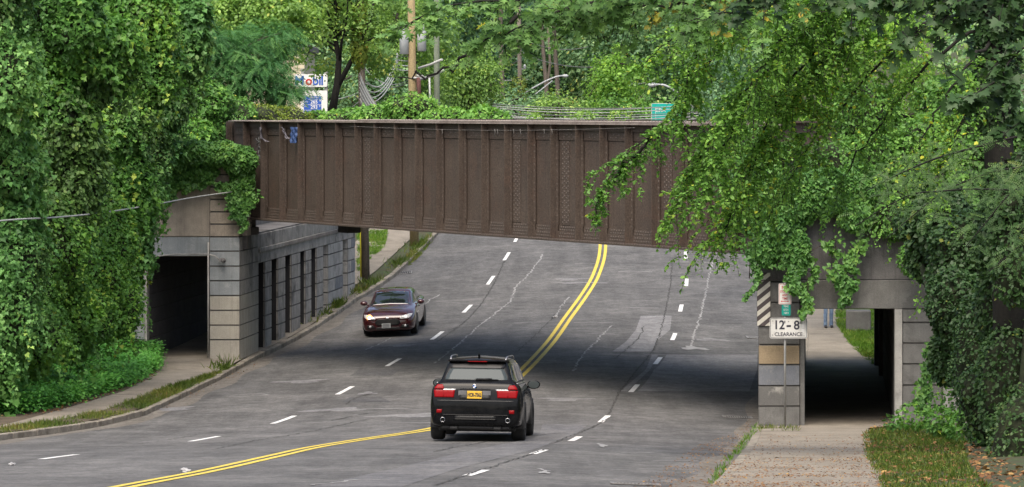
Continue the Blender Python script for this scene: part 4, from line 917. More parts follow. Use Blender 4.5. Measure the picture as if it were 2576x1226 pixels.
# wall of the far wood behind them all
q = 52000; x = rng.uniform(-48, 62, q); z = CAMZ+rng.uniform(-4, 15, q); d = 262+rng.normal(size=q)*4+10*np.sin(x*.25)
P = np.stack([x, d, z], -1); o = leaves('far_wood', P, np.array([0, -.5, .8])+rnd(q)*.5, np.array([0, -.3, -1])+rnd(q)*.5, .75*rng.uniform(.6, 1.4, q), .4+.45*fbm(P*.22, 91, 3)+rng.normal(size=q)*.12, G['woods_leaf_deep'], 'diamond')
tag(o, 'far dark green wood closing the view beyond the bridge', 'wood', kind='stuff')
# bare vine wrapped trunks
for px, y0, y1, D, r, lean, lab in ((1260, 330, -60, 195, .15, 3, 'straight brown trunk, first of the bare trunks left of the lamp pole'), (1376, 330, -60, 205, .13, -16, 'crooked double trunk right of the lamp pole'), (1402, 330, -60, 208, .15, -8, 'straight bare trunk right under the street lamp arm')):
    pts = [at(px+lean*t+3*math.sin(t*7), y0+(y1-y0)*t, D) for t in np.linspace(0, 1, 9)]; bm = B(); tube(bm, pts, [r*(1.15-.35*i/8) for i in range(9)], 8)
    if lean == -16: tube(bm, [at(1378, 330, D), at(1374, 230, D), at(1384, 160, D), at(1378, 60, D)], [r*.9, r*.8, r*.7, r*.5], 7)
    t = thing('bare_trunk', lab, 'tree', tuple(pts[0])); obj('trunk', bm, M['bark_grey'], t)
    c = pts[-1]; Pp, Nn = ell_pts([np.array([c[0], c[1], c[2]+1, 2.2, 2, 1.8])], 900, .3, 5, .3, 1.05); leaves('crown', Pp, Nn+np.array([0, 0, .6]), rnd(len(Pp)), .25, .4+rng.normal(size=len(Pp))*.2, G['woods_leaf'], 'diamond', t)

# ------------------------------------------------------------------ right side
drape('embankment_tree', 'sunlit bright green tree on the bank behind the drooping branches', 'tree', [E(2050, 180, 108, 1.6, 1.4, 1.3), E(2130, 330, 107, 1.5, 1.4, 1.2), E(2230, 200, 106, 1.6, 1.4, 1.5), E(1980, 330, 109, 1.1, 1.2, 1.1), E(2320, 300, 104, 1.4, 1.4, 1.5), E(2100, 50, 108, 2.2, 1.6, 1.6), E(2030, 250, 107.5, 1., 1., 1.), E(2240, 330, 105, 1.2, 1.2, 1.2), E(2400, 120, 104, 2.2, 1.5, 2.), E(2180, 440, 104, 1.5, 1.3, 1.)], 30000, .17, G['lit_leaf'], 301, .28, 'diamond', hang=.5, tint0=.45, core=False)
drape('embankment_tree', 'dim green tree on the far right bank top, behind the dark tree trunk', 'tree', [E(2500, 330, 96, 2.0, 1.5, 2.2), E(2560, 120, 96, 2.3, 1.5, 2.2), E(2440, 480, 92, 1.2, 1.1, 1.), E(1900, 120, 118, 1.7, 1.5, 1.6), E(1850, 260, 118, 1.2, 1.2, 1.)], 19000, .17, G['woods_leaf'], 303, .28, 'diamond', hang=.5, core=False)
# ivy over the right abutment
exr = ell_pts([E(1935, 470, 74.6, .35, .35, .7), E(1960, 560, 74.5, .42, .35, .6), E(1930, 620, 74.6, .3, .3, .45), E(2000, 620, 74.5, .35, .3, .5), E(2010, 500, 74.7, .5, .35, .6), E(2080, 480, 74.7, .6, .4, .6), E(2150, 540, 74.6, .4, .3, .45), E(2012, 660, 74.5, .16, .2, .3), E(2160, 460, 74.8, .5, .4, .5)], 15000, .25, 311, .8, 1.05)
hang_strands([(x, y, D, L, w) for x, y, D, L, w in ((2005, 610, 74.4, 1.2, .26), (2014, 690, 74.3, .75, .2), (1992, 640, 74.4, .62, .2), (1965, 620, 74.5, .5, .3), (1925, 620, 74.5, .45, .25), (2035, 640, 74.6, .9, .22), (2115, 660, 74.7, .95, .34), (2130, 690, 74.7, .75, .25), (2150, 600, 74.7, .8, .4), (2095, 600, 74.8, .4, .3), (2022, 720, 74.35, .6, .2), (1895, 610, 74.6, .95, .22), (1885, 700, 74.3, .5, .14), (2030, 770, 74.3, .3, .18))], 800, G['ivy_leaf'], 311, 'ivy', 'dark ivy curtain hanging over the right abutment above the signs', 'ivy', .1, exr)
drape('tall_shrub', 'broad thicket on top of the right abutment, below the drooping branches', 'shrub', [E(1985, 420, 75.9, .45, .35, .7), E(2085, 440, 76.6, .7, .6, .75), E(2200, 410, 77, .85, .7, .9), E(2320, 400, 77, .9, .7, 1.0), E(2450, 400, 77, 1., .8, 1.1), E(2570, 400, 77, 1., .8, 1.1), E(2250, 545, 74.8, .55, .4, .55), E(2150, 500, 75, .5, .4, .5), E(2350, 540, 74.6, .6, .45, .6), E(2460, 540, 74.6, .7, .5, .6), E(2180, 300, 78, .8, .7, .8), E(2420, 280, 78, 1., .8, .9), E(2300, 650, 74.2, .4, .35, .4)], 30000, .11, G['elm_leaf'], 327, .3, 'plain', dark_core_name='branches', hang=.8, tint0=.3, shag=350)
drape('climber', 'climbing leaves hanging over the girder end above the striped board', 'climber', [E(1880, 520, 75.0, .3, .3, .5), E(1930, 470, 75.2, .4, .3, .6), E(1850, 440, 76, .35, .3, .5), E(1900, 380, 76.5, .5, .4, .6)], 5200, .1, G['ivy_leaf'], 329, .35, 'plain', core=False, hang=.9, tint0=.5, shag=120)
# dense shrubs at the right edge
drape('tall_shrub', 'tall dark shrub leaning against the outer pier of the right portal', 'shrub', [E(2370, 560, 70, .75, .7, .8), E(2440, 640, 68, .8, .8, 1.0), E(2330, 640, 71, .5, .5, .7), E(2400, 780, 67, .62, .7, .9), E(2480, 880, 65, .75, .8, 1.2), E(2290, 560, 72, .4, .4, .4), E(2380, 890, 68, .35, .4, .6)], 22000, .11, G['maple_leaf'], 321, .3, 'plain', ground=gfun, dark_core_name='branches', hang=.7, tint0=.42)
drape('tall_shrub', 'silvery dark shrub filling the bottom right corner', 'shrub', [E(2560, 800, 58, .75, .7, 1.1), E(2540, 960, 57, .62, .7, 1.1), E(2560, 1130, 55, .5, .6, .9), E(2600, 620, 58, .9, .8, 1.1), E(2480, 1010, 61, .5, .5, .8), E(2560, 640, 55, .5, .45, .9), E(2535, 500, 55, .4, .4, .55), E(2590, 420, 55, .4, .4, .5)], 19000, .105, G['maple_leaf'], 323, .3, 'plain', ground=gfun, dark_core_name='branches', hang=.7, tint0=.5)
drape('low_plant', 'low leafy plants at the foot of the outer right pier', 'plant', [E(2300, 1045, 70, .35, .3, .25), E(2370, 1060, 67, .4, .3, .28), E(2250, 1062, 71, .2, .2, .14), E(2440, 1075, 64, .5, .4, .35), E(2395, 1010, 69, .3, .3, .3)], 1900, .1, G['vine_leaf'], 325, .3, 'diamond', core=False, hang=.2, tint0=.4)
bm = B(); vs = []
pp = [at(2345, 860, 72.5), at(2335, 930, 72.6), at(2325, 990, 72.6), at(2322, 1040, 72.6)]; tube(bm, pp, .015, 5)
t = thing('ivy', 'single ivy strand trailing down the outer right pier', 'ivy', tuple(pp[-1])); obj('stems', bm, M['bark'], t)
q = 300; s = rng.random(q)*2.98; i = s.astype(int); P = np.array(pp)[i]+(np.array(pp)[i+1]-np.array(pp)[i])*(s-i)[:, None]+rnd(q)*np.array([.09, .05, .05]); leaves('crown', P, np.array([0, -1, .3])+rnd(q)*.4, np.array([0, 0, -1])+rnd(q)*.4, .11, .5+rng.normal(size=q)*.2, G['ivy_leaf'], 'ivy', t)
# big tree whose branches droop across the right half of the bridge
def from_px(l): return [at(*p) for p in l]
t = thing('drooping_tree', 'dark trunked tree with small leaved branches drooping over the right half of the bridge', 'tree', (9.0, 57, 2))
tb = B(); trunk = [np.array([9.0, 57, float(groundz(9., 57.))-.3]), at(2535, 620, 57), at(2515, 420, 57), at(2505, 250, 57), at(2500, 60, 57), at(2470, -150, 57), at(2420, -380, 57)]
tube(tb, trunk, [.34, .3, .28, .27, .25, .2, .12], 10)
Bo = [([(2470, -150, 57), (2250, -120, 57), (2000, -20, 58), (1850, 90, 58), (1720, 230, 59), (1650, 330, 60), (1580, 385, 60), (1520, 415, 60)], 26, .8, 12),
      ([(1640, 345, 60), (1590, 400, 60), (1545, 450, 60), (1510, 500, 60), (1500, 540, 60)], 9, .4, 9),
      ([(2470, -150, 57), (2200, -60, 57), (1990, 110, 58), (1850, 270, 58.5), (1760, 390, 59), (1720, 470, 59), (1700, 540, 59)], 42, .9, 13),
      ([(2500, 0, 57), (2280, -10, 57), (2080, 150, 58), (1950, 330, 59), (1870, 450, 59), (1830, 560, 59), (1800, 600, 59)], 48, .9, 13),
      ([(2500, 20, 57), (2330, 60, 57), (2160, 220, 58), (2030, 380, 59), (1960, 500, 60), (1930, 560, 60)], 44, .9, 13),
      ([(2500, 60, 57), (2380, 120, 57), (2260, 260, 58), (2150, 400, 59), (2090, 520, 60)], 32, .85, 12),
      ([(2470, -150, 57), (2240, -60, 58), (2050, 60, 59), (1880, 230, 60), (1800, 330, 60), (1760, 420, 60)], 40, 1.0, 13),
      ([(2470, -180, 57), (2150, -150, 56), (1900, -60, 56), (1780, 30, 57), (1680, 110, 58), (1600, 180, 58)], 26, .7, 11),
      ([(2500, 100, 57), (2420, 180, 56), (2330, 330, 56), (2260, 450, 56)], 22, .8, 11),
      ([(2470, -150, 57), (2300, -120, 55), (2100, -40, 55), (1900, 20, 55), (1760, 60, 55)], 36, .9, 12),
      ([(2300, -120, 57), (2080, -20, 57), (1950, 120, 57), (1850, 300, 57), (1800, 430, 57), (1770, 500, 57)], 30, .8, 12), ([(2300, -60, 58), (2080, 100, 58), (1960, 250, 58.5), (1900, 380, 59), (1870, 480, 59)], 30, .8, 12), ([(2250, -100, 57), (2000, -60, 57), (1820, 40, 57.5), (1740, 160, 58), (1710, 260, 58), (1700, 320, 58)], 24, .7, 11),
      ([(2505, 200, 57), (2440, 260, 56), (2390, 380, 56), (2350, 480, 56)], 18, .7, 11)]
Ls = []
for l, nt_, tl, nl in Bo: Ls.append(bough(tb, from_px(l), .032, int(nt_*(2.7 if l[-1][0] < 1850 else 1.15)), tl, int(nl*1.7), droop=.8, spread=.9, start=.22))
P, N, Tt = [np.concatenate([a[i] for a in Ls]) for i in range(3)]; q = len(P); print('drooping leaves', q)
Pp, Nn = ell_pts([np.array([*at(x, y, 57), .36, .36, .75]) for x, y in ((2530, 600), (2517, 450), (2508, 300), (2503, 150), (2498, 30))], 5200, .35, 405, .85, 1.1); leaves('ivy', Pp, Nn+np.array([0, -.1, .4])+rnd(len(Pp))*.5, np.array([0, 0, -1])+rnd(len(Pp))*.5, .1*rng.uniform(.6, 1.3, len(Pp)), .35+.25*fbm(Pp*1.2, 406)+rng.normal(size=len(Pp))*.15, G['maple_leaf'], 'ivy', t)
leaves('crown', P, N, Tt, .08*rng.uniform(.6, 1.4, q), .5+.32*fbm(P*.8, 401, 2)+rng.normal(size=q)*.16, G['elm_leaf'], 'plain', t); obj('trunk', fix(tb), M['bark_dark'], t)
# pin oak reaching in from the upper right, close to the camera
t = thing('oak_tree', 'oak whose lobed leaves cross the top of the picture in front of the bridge', 'tree', (6.9, 33, 5))
ob = B(); otr = [np.array([7.0, 33, float(groundz(7., 33.))-.3]), np.array([6.95, 33, 7.]), np.array([6.8, 33, 11.]), np.array([6.6, 33, 14.])]
tube(ob, otr, [.3, .26, .22, .16], 10)
O_ = [([(2850, -280, 33), (2450, -160, 33.5), (2000, -90, 34), (1600, -40, 34), (1250, 0, 34), (1080, 30, 34), (1010, 75, 34)], 44, .5, 7), ([(2850, -280, 33), (2300, -200, 33), (1900, -90, 33), (1500, -60, 33), (1150, -60, 33), (960, -20, 33)], 34, .5, 6),
      ([(1900, -60, 33.6), (1700, -30, 33.5), (1500, 0, 33.5), (1330, 55, 33.5), (1215, 105, 33.5)], 32, .42, 7), ([(2000, -70, 34), (1800, -10, 34), (1640, 20, 34), (1540, 40, 34), (1450, 70, 34)], 14, .42, 5),
      ([(2400, -150, 33.5), (2000, -20, 33), (1850, 30, 33), (1720, 60, 33)], 16, .45, 6), ([(1300, 40, 34), (1180, 140, 34), (1080, 180, 34), (1000, 195, 34)], 1, .3, 3)]
Ls = []
for l, nt_, tl, nl in O_: Ls.append(bough(ob, from_px(l), .022, int(nt_*1.5), tl, nl, droop=.4, spread=.8, sub=True, start=.3))
P, N, Tt = [np.concatenate([a[i] for a in Ls]) for i in range(3)]; q = len(P); print('oak leaves', q)
leaves('crown', P, N+np.array([0, -.5, 0]), Tt, .12*rng.uniform(.6, 1.3, q), .42+.25*fbm(P*1.2, 411, 2)+rng.normal(size=q)*.15, G['oak_leaf'], 'oak', t); obj('trunk', fix(ob), M['bark_dark'], t)
# bright sprays with yellowing leaves hanging at the top centre
t = thing('yellowing_branch_tree', 'tree with yellowing broad leaves hanging into the top middle of the picture', 'tree', (8.3, 40, 5))
yb = B(); tube(yb, [np.array([8.3, 40, float(groundz(8.3, 40.))-.3]), np.array([8.2, 40, 9.]), np.array([7.9, 40, 13.])], [.2, .16, .1], 8)
Ls = [bough(yb, from_px([(2860, -330, 40), (2400, -220, 40), (1900, -110, 40), (1560, -40, 40), (1420, 0, 40)]), .03, 20, .45, 6, .5, .8, True, .45), bough(yb, from_px([(2300, -190, 40), (1950, -60, 40), (1740, 0, 40), (1640, 30, 40)]), .03, 16, .4, 6, .5, .8, True, .3)]
P, N, Tt = [np.concatenate([a[i] for a in Ls]) for i in range(3)]; q = len(P)
leaves('crown', P, N+np.array([0, -.5, 0]), Tt, .12*rng.uniform(.7, 1.3, q), .25+.3*rng.random(q)+.3*fbm(P*1.5, 5, 2), G['yellowing_leaf'], 'plain', t); obj('trunk', fix(yb), M['bark_dark'], t)
# maple at the top right, nearest of all
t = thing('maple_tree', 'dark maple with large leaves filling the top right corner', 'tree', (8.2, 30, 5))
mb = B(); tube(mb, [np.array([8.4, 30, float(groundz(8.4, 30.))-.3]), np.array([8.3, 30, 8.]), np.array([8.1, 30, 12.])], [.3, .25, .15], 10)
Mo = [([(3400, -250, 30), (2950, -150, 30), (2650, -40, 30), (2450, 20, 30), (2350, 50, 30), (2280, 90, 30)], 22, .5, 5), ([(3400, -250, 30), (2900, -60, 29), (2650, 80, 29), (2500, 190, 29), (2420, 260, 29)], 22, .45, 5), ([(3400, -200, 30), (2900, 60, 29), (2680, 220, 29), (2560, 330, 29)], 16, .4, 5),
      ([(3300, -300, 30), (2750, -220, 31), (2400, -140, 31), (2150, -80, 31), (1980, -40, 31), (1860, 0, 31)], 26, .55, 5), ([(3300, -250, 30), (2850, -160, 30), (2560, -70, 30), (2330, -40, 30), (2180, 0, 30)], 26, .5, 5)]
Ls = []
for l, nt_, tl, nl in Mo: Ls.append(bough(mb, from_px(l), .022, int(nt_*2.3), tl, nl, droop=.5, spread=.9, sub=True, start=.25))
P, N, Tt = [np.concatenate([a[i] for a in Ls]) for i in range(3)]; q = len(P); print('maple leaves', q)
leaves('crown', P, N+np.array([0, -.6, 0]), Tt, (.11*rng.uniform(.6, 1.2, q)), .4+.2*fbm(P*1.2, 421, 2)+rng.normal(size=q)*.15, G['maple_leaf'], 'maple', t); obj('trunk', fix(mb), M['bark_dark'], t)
# locust sprays at the right edge
t = thing('locust_tree', 'locust with feathery compound leaves reaching in at the right edge', 'tree', (9.8, 46, 3))
lb = B(); tube(lb, [np.array([9.8, 46, float(groundz(9.8, 46.))-.3]), np.array([9.6, 46, 5.]), np.array([9.4, 46, 8.])], [.14, .11, .07], 8)
Lo = [([(2950, 420, 46), (2700, 420, 46), (2550, 480, 46), (2480, 560, 46), (2430, 620, 46)], 22), ([(2950, 360, 46), (2650, 330, 47), (2420, 380, 48), (2280, 430, 50), (2180, 480, 52)], 26), ([(2900, 500, 46), (2600, 480, 48), (2380, 480, 50), (2230, 520, 52), (2150, 570, 52)], 26), ([(2900, 560, 45), (2650, 560, 45), (2540, 640, 45), (2480, 690, 45)], 18), ([(2900, 480, 48), (2600, 420, 50), (2420, 460, 52), (2300, 540, 54), (2230, 600, 54)], 22)]
Ps, Ns, Ts = [], [], []
for l, nf in Lo:
    C = np.array(from_px(l)); d = np.r_[0, np.cumsum(np.linalg.norm(np.diff(C, axis=0), axis=1))]; s = np.linspace(0, d[-1], 20); Q = np.stack([_dense_i(d, C[:, i], s) for i in range(3)], -1); tube(lb, Q, [.022*(1-.8*i/19)+.003 for i in range(20)], 5)
    for k in range(nf*6):
        i = int(np.clip(6+12.9*rng.random(), 0, 18)); tg = unit(Q[i+1]-Q[i]); Ps.append(Q[i]+rnd(1)[0]*.16); Ts.append(tg*.5+unit(rnd(1)[0])*.8+np.array([0, -.1, -.3])); Ns.append(np.array([0, -.6, .7])+rnd(1)[0]*.3)
q = len(Ps); leaves('crown', np.array(Ps), np.array(Ns), np.array(Ts), (.19*rng.uniform(.7, 1.3, q)), .42+rng.normal(size=q)*.2, G['locust_leaf'], 'frond', t); obj('trunk', fix(lb), M['bark_dark'], t)
# ------------------------------------------------------------------ vehicles
def carpaint(name, c, rough=.18, coat=1, spec=.35):
    m, nt, b = newmat(name); mp = coords(nt); n = noise(nt, mp, 6, 5); nt.links.new(mixc(nt, mapr(nt, n.outputs[0], .4, .7), c, tuple(x*.8+.006 for x in c)), b.inputs['Base Color'])
    g = noise(nt, mp, 3, 6, .7); nt.links.new(mapr(nt, g.outputs[0], .3, .7, rough*.8, rough*1.3), b.inputs['Roughness'])
    b.inputs['Specular IOR Level'].default_value = spec; b.inputs['Coat Weight'].default_value = coat; b.inputs['Coat Roughness'].default_value = .05; return m
M['black_paint'] = carpaint('black_car_paint', (.004, .0045, .0055), .1, .12, .12)
M['red_paint'] = carpaint('maroon_car_paint', (.05, .007, .009))
M['car_glass'] = glassy('dark_car_glass', (.012, .016, .017))
M['rear_glass'] = glassy('rear_car_glass', (.045, .055, .057), .06, .2)
M['rubber'] = mat('tyre_rubber', (.016, .016, .016), (.024, .023, .022), 8, .85, .2, 40, .3)
M['alloy'] = mat('alloy_rim', (.38, .38, .39), (.3, .3, .31), 5, .35, metal=.8)
M['black_trim'] = mat('black_trim', (.012, .012, .013), (.018, .018, .018), 8, .5)
M['dull_grey'] = mat('dull_grey_plastic', (.13, .13, .135), (.1, .1, .105), 6, .4); M['chrome'] = mat('chrome', (.6, .6, .61), (.5, .5, .52), 5, .15, metal=1)
M['tail_red'] = glassy('tail_light_red', (.22, .003, .005), .2, .1); M['tail_deep'] = glassy('tail_light_dark_red', (.2, .004, .006), .25, .1)
M['lamp_white'] = glassy('lamp_clear', (.55, .55, .55), .1); M['lamp_lit'] = emit('headlamp_lit', (1, .86, .66), 6); M['lamp_warm'] = emit('lamp_reflector_glow', (1, .45, .15), 1.2)
M['lamp_dim'] = emit('daylight_lamp', (1, .95, .9), .5)
M['plate_gold'] = mat('plate_gold', (.66, .4, .03), (.6, .36, .03), 6, .45); M['plate_white'] = mat('plate_pale', (.5, .52, .52), (.42, .44, .44), 6, .5); M['ink'] = mat('plate_ink', (.012, .012, .03), (.02, .02, .03), 8, .6)
M['white_enamel'] = mat('white_enamel', (.75, .75, .75), (.7, .7, .7), 8, .3); M['blue_enamel'] = mat('blue_enamel', (.03, .13, .42), (.03, .12, .38), 8, .3)
def loft(stations, nu=64, nv=72):
    S = np.array([[s[0], 0, s[1], s[2], s[1], *s[3], *s[4], *s[5], *s[6], *s[7], 0, s[8]] for s in stations]); ys = S[:, 0]
    K = 8; sec = S[:, 1:].reshape(len(S), K, 2); yy = np.concatenate([np.linspace(a, b, max(2, int(nu*(b-a)/(ys[-1]-ys[0]))+3))[:-1] for a, b in zip(ys[:-1], ys[1:])]+[[ys[-1]]])
    def pch(x, y, xs):
        h = np.diff(x); d = np.diff(y)/h; m = np.zeros(len(x)); m[0] = d[0]; m[-1] = d[-1]
        for i in range(1, len(x)-1): m[i] = 0 if d[i-1]*d[i] <= 0 else 2*d[i-1]*d[i]/(d[i-1]+d[i])
        i = np.clip(np.searchsorted(x, xs)-1, 0, len(x)-2); t = (xs-x[i])/h[i]
        return (2*t**3-3*t**2+1)*y[i]+(t**3-2*t**2+t)*h[i]*m[i]+(-2*t**3+3*t**2)*y[i+1]+(t**3-t**2)*h[i]*m[i+1]
    A = np.stack([np.stack([pch(ys, sec[:, k, c], yy) for c in (0, 1)], -1) for k in range(K)], 1)    # station, point, xz
    tt = np.linspace(0, K-1, nv//2+1); Bc = np.stack([np.stack([pch(np.arange(K, dtype=float), A[i, :, c], tt) for c in (0, 1)], -1) for i in range(len(yy))])
    n = len(tt); V = []; Fc = []
    for i, y in enumerate(yy):
        for j in range(n): V.append((Bc[i, j, 0], y, Bc[i, j, 1]))
        for j in range(n-2, 0, -1): V.append((-Bc[i, j, 0], y, Bc[i, j, 1]))
    m = 2*n-2
    for i in range(len(yy)-1):
        for j in range(m): a = i*m+j; b = i*m+(j+1) % m; Fc.append((a, b, b+m, a+m))
    Fc.append(tuple(range(m))[::-1]); Fc.append(tuple(range((len(yy)-1)*m, len(yy)*m)))
    return V, Fc
class Skin:
    def __init__(s, V, Fc): s.t = BVHTree.FromPolygons([Vector(v) for v in V], Fc)
    def hit(s, axis, a, b):
        o, d = {'back': (Vector((a, -6, b)), Vector((0, 1, 0))), 'front': (Vector((a, 6, b)), Vector((0, -1, 0))), 'right': (Vector((6, a, b)), Vector((-1, 0, 0))), 'left': (Vector((-6, a, b)), Vector((1, 0, 0))), 'top': (Vector((a, b, 6)), Vector((0, 0, -1)))}[axis]
        h = s.t.ray_cast(o, d); return (h[0], h[1]) if h[0] is not None else (None, None)
def patch(sk, axis, rows, off, m, name, parent, nu=10, nv=10, depth=.02):
    # panel moulded to the body: rows (v, u0, u1) bottom to top, stood proud by off with a skirt sunk into the body
    rows = sorted(rows); vs = [r[0] for r in rows]; V = []; Fc = []; nr = nv+1; nc = nu+1
    dirv = {'back': Vector((0, -1, 0)), 'front': Vector((0, 1, 0)), 'right': Vector((1, 0, 0)), 'left': Vector((-1, 0, 0)), 'top': Vector((0, 0, 1))}[axis]
    last = None
    for i in range(nr):
        v = vs[0]+(vs[-1]-vs[0])*i/nv; a = np.interp(v, vs, [r[1] for r in rows]); b = np.interp(v, vs, [r[2] for r in rows])
        for j in range(nc):
            u = a+(b-a)*j/nu; h, nn = sk.hit(axis, u, v)
            if h is None: h = (last[0] if last else Vector((0, 0, 0))); nn = dirv
            last = (h, nn)
            if nn.dot(dirv) < 0: nn = -nn
            V.append(h+nn*off)
    k = len(V); V += [v-dirv*(depth) for v in V]
    for i in range(nv):
        for j in range(nu): a = i*nc+j; Fc += [(a, a+1, a+nc+1, a+nc)]
    rim = [j for j in range(nc)]+[i*nc+nu for i in range(1, nr)]+[nv*nc+j for j in range(nu-1, -1, -1)]+[i*nc for i in range(nv-1, 0, -1)]
    for a, b in zip(rim, rim[1:]+rim[:1]): Fc.append((a, b, b+k, a+k))
    bm = B(); vv = [bm.verts.new(v) for v in V]
    for f in Fc:
        try: bm.faces.new([vv[i] for i in f])
        except ValueError: pass
    fix(bm); o = obj(name, bm, m, parent, True, local=True); return o
def wheel(parent, x, y, r, w, side, spokes=7):
    W = bpy.data.objects.new('wheel', None); COL.objects.link(W); W.parent = parent; W.location = (x, y, r); W.empty_display_size = .2
    bm = B(); h = w/2; lathe(bm, [(r*.66, -h*.8), (r*.7, -h), (r*.9, -h), (r*.985, -h*.72), (r, -h*.5), (r, h*.5), (r*.985, h*.72), (r*.9, h), (r*.7, h), (r*.66, h*.8)], (0, 0, 0), 'x', 32, cap=False); fix(bm); obj('tyre', bm, M['rubber'], W, True, local=True)
    bm = B(); lathe(bm, [(r*.68, -h*.8), (r*.68, h*.75*1), (r*.63, h*.8)], (0, 0, 0), 'x', 28, cap=False)
    s = side*h*.62; lathe(bm, [(.07, s-.02), (.06, s+side*.02), (0.001, s+side*.02)], (0, 0, 0), 'x', 14)
    for k in range(spokes):
        a = 2*math.pi*k/spokes; ca, sa = math.cos(a), math.sin(a); tube(bm, [(s, .05*ca, .05*sa), (s+side*.01, r*.4*ca, r*.4*sa), (s, r*.67*ca, r*.67*sa)], [.03, .026, .035], 5)
    fix(bm); obj('rim', bm, M['alloy'], W, True, local=True)
    bm = B(); lathe(bm, [(0.001, s-side*.08), (r*.66, s-side*.08)], (0, 0, 0), 'x', 24); obj('brake_disc', bm, M['black_trim'], W, local=True)
    return W
def arch(parent, sk, ax, y, r, off=.006, w=.05):
    # dark wheel opening on the flank
    bm = B(); c = []; n = 20; zc = r
    pts = [(y+(r+.07)*math.cos(a), zc+(r+.07)*math.sin(a)) for a in np.linspace(-.25, math.pi+.25, n)]
    sgn = 1 if ax == 'right' else -1; xm = max(abs(sk.hit(ax, p[0], max(p[1], .42))[0].x) for p in pts if sk.hit(ax, p[0], max(p[1], .42))[0] is not None)
    vs = [bm.verts.new((sgn*(xm+off-.0), p[0], p[1])) for p in pts]; vi = [bm.verts.new((sgn*(xm-.3), p[0], p[1])) for p in pts]
    f1 = bm.faces.new(vs); bmesh.ops.recalc_face_normals(bm, faces=[f1])
    for i in range(n-1): bm.faces.new((vs[i], vs[i+1], vi[i+1], vi[i]))
    return obj('wheel_arch', fix(bm), M['black_trim'], parent, local=True)
def mirror(parent, sgn, x, y, z, m, glass_back=True, sc=1.0):
    bm = B(); r = bmesh.ops.create_uvsphere(bm, u_segments=16, v_segments=10, radius=1)
    for v in r['verts']: v.co = Vector((x*sgn+v.co.x*.125*sc, y+max(v.co.y, -.35)*.11*sc, z+v.co.z*.085*sc))
    tube(bm, [(sgn*(x-.2), y+.04, z-.07), (sgn*(x-.1), y+.03, z-.05)], .025, 6)
    o = obj('side_mirror', bm, m, parent, True, local=True)
    bm = B(); g = .038*sc; vs = [bm.verts.new((x*sgn+.105*sc*math.cos(a), y-g-.002, z+.068*sc*math.sin(a))) for a in np.linspace(0, 2*math.pi, 16)[:-1]]; bm.faces.new(vs)
    g2 = obj('mirror_glass', fix(bm), M['lamp_white'] if False else M['rear_glass'], o, local=True); return o
# ---------------- black sport utility vehicle seen from behind
sp = gpt([(1203.6, 1108.5)])[0]; sl = float((roadz(sp[0]+.2, sp[1]+3)-roadz(sp[0], sp[1]))/3)
yaw = math.atan2(-.063, 1)
SUV = thing('sport_utility_vehicle', 'black sport utility vehicle driving away from the camera towards the bridge', 'car', (0, 0, 0))
ctr = Vector((float(sp[0])+.065*1.35, float(sp[1])+1.35, float(roadz(sp[0]+.09, sp[1]+1.35))+.012))
SUV.location = ctr; SUV.rotation_euler = (math.atan(sl), .012, yaw)
X5 = [(-2.43, .42, .60, (.76, .47), (.84, .60), (.86, .72), (.84, .765), (.60, .80), .81), (-2.40, .36, .66, (.84, .43), (.89, .62), (.89, .85), (.86, .95), (.68, 1.0), 1.01), (-2.345, .33, .70, (.88, .40), (.925, .65), (.91, .95), (.85, 1.11), (.70, 1.175), 1.185),
      (-2.27, .31, .72, (.9, .38), (.94, .68), (.915, 1.02), (.80, 1.19), (.67, 1.25), 1.26), (-2.13, .29, .72, (.91, .36), (.955, .7), (.925, 1.06), (.755, 1.255), (.635, 1.42), 1.435), (-2.0, .28, .72, (.92, .34), (.965, .7), (.925, 1.08), (.745, 1.28), (.59, 1.575), 1.60),
      (-1.9, .27, .72, (.92, .33), (.965, .7), (.925, 1.08), (.745, 1.28), (.57, 1.655), 1.695), (-1.4, .26, .72, (.93, .33), (.965, .7), (.93, 1.07), (.78, 1.26), (.59, 1.685), 1.735), (-.4, .25, .72, (.92, .32), (.945, .7), (.92, 1.06), (.81, 1.23), (.61, 1.69), 1.75),
      (.4, .25, .72, (.92, .32), (.945, .7), (.915, 1.04), (.84, 1.2), (.63, 1.62), 1.695), (.9, .25, .72, (.92, .32), (.95, .7), (.91, 1.02), (.82, 1.15), (.66, 1.38), 1.44), (1.35, .26, .72, (.92, .33), (.955, .7), (.91, 1.0), (.80, 1.08), (.6, 1.12), 1.14),
      (2.0, .27, .68, (.9, .36), (.94, .66), (.86, .92), (.76, .97), (.5, 1.0), 1.02), (2.3, .28, .6, (.82, .4), (.88, .6), (.8, .8), (.7, .86), (.45, .88), .9), (2.42, .34, .5, (.7, .42), (.76, .55), (.7, .68), (.6, .72), (.4, .74), .75)]
V, Fc = loft(X5, 90, 88); body = npobj('body', V, Fc, M['black_paint'], SUV, True, local=True); sk = Skin(V, Fc)
b0 = B(); box(b0, -.8, .8, -1.9, 2.2, .2, .34, 0, .03); box(b0, -.72, .72, -2.3, -1.85, .25, .38, 0, .03)
for s in (-1, 1): box(b0, s*.45-.1, s*.45+.1, -2.35, -1.9, .24, .34, 0, .03)
obj('underbody', b0, M['black_trim'], SUV, local=True)
patch(sk, 'back', [(1.265, -.645, .645), (1.35, -.62, .62), (1.44, -.575, .575), (1.5, -.53, .53)], .004, M['rear_glass'], 'rear_window', SUV, 16, 12)
patch(sk, 'back', [(1.50, -.55, .55), (1.56, -.575, .575), (1.60, -.57, .57)], .006, M['black_trim'], 'window_header', SUV, 12, 4)
bm = B(); prism(bm, [(-.6, -2.06), (.6, -2.06), (.62, -1.8), (-.62, -1.8)], 1.635, 1.685, 0, .018); obj('spoiler', bm, M['black_paint'], SUV, local=True)
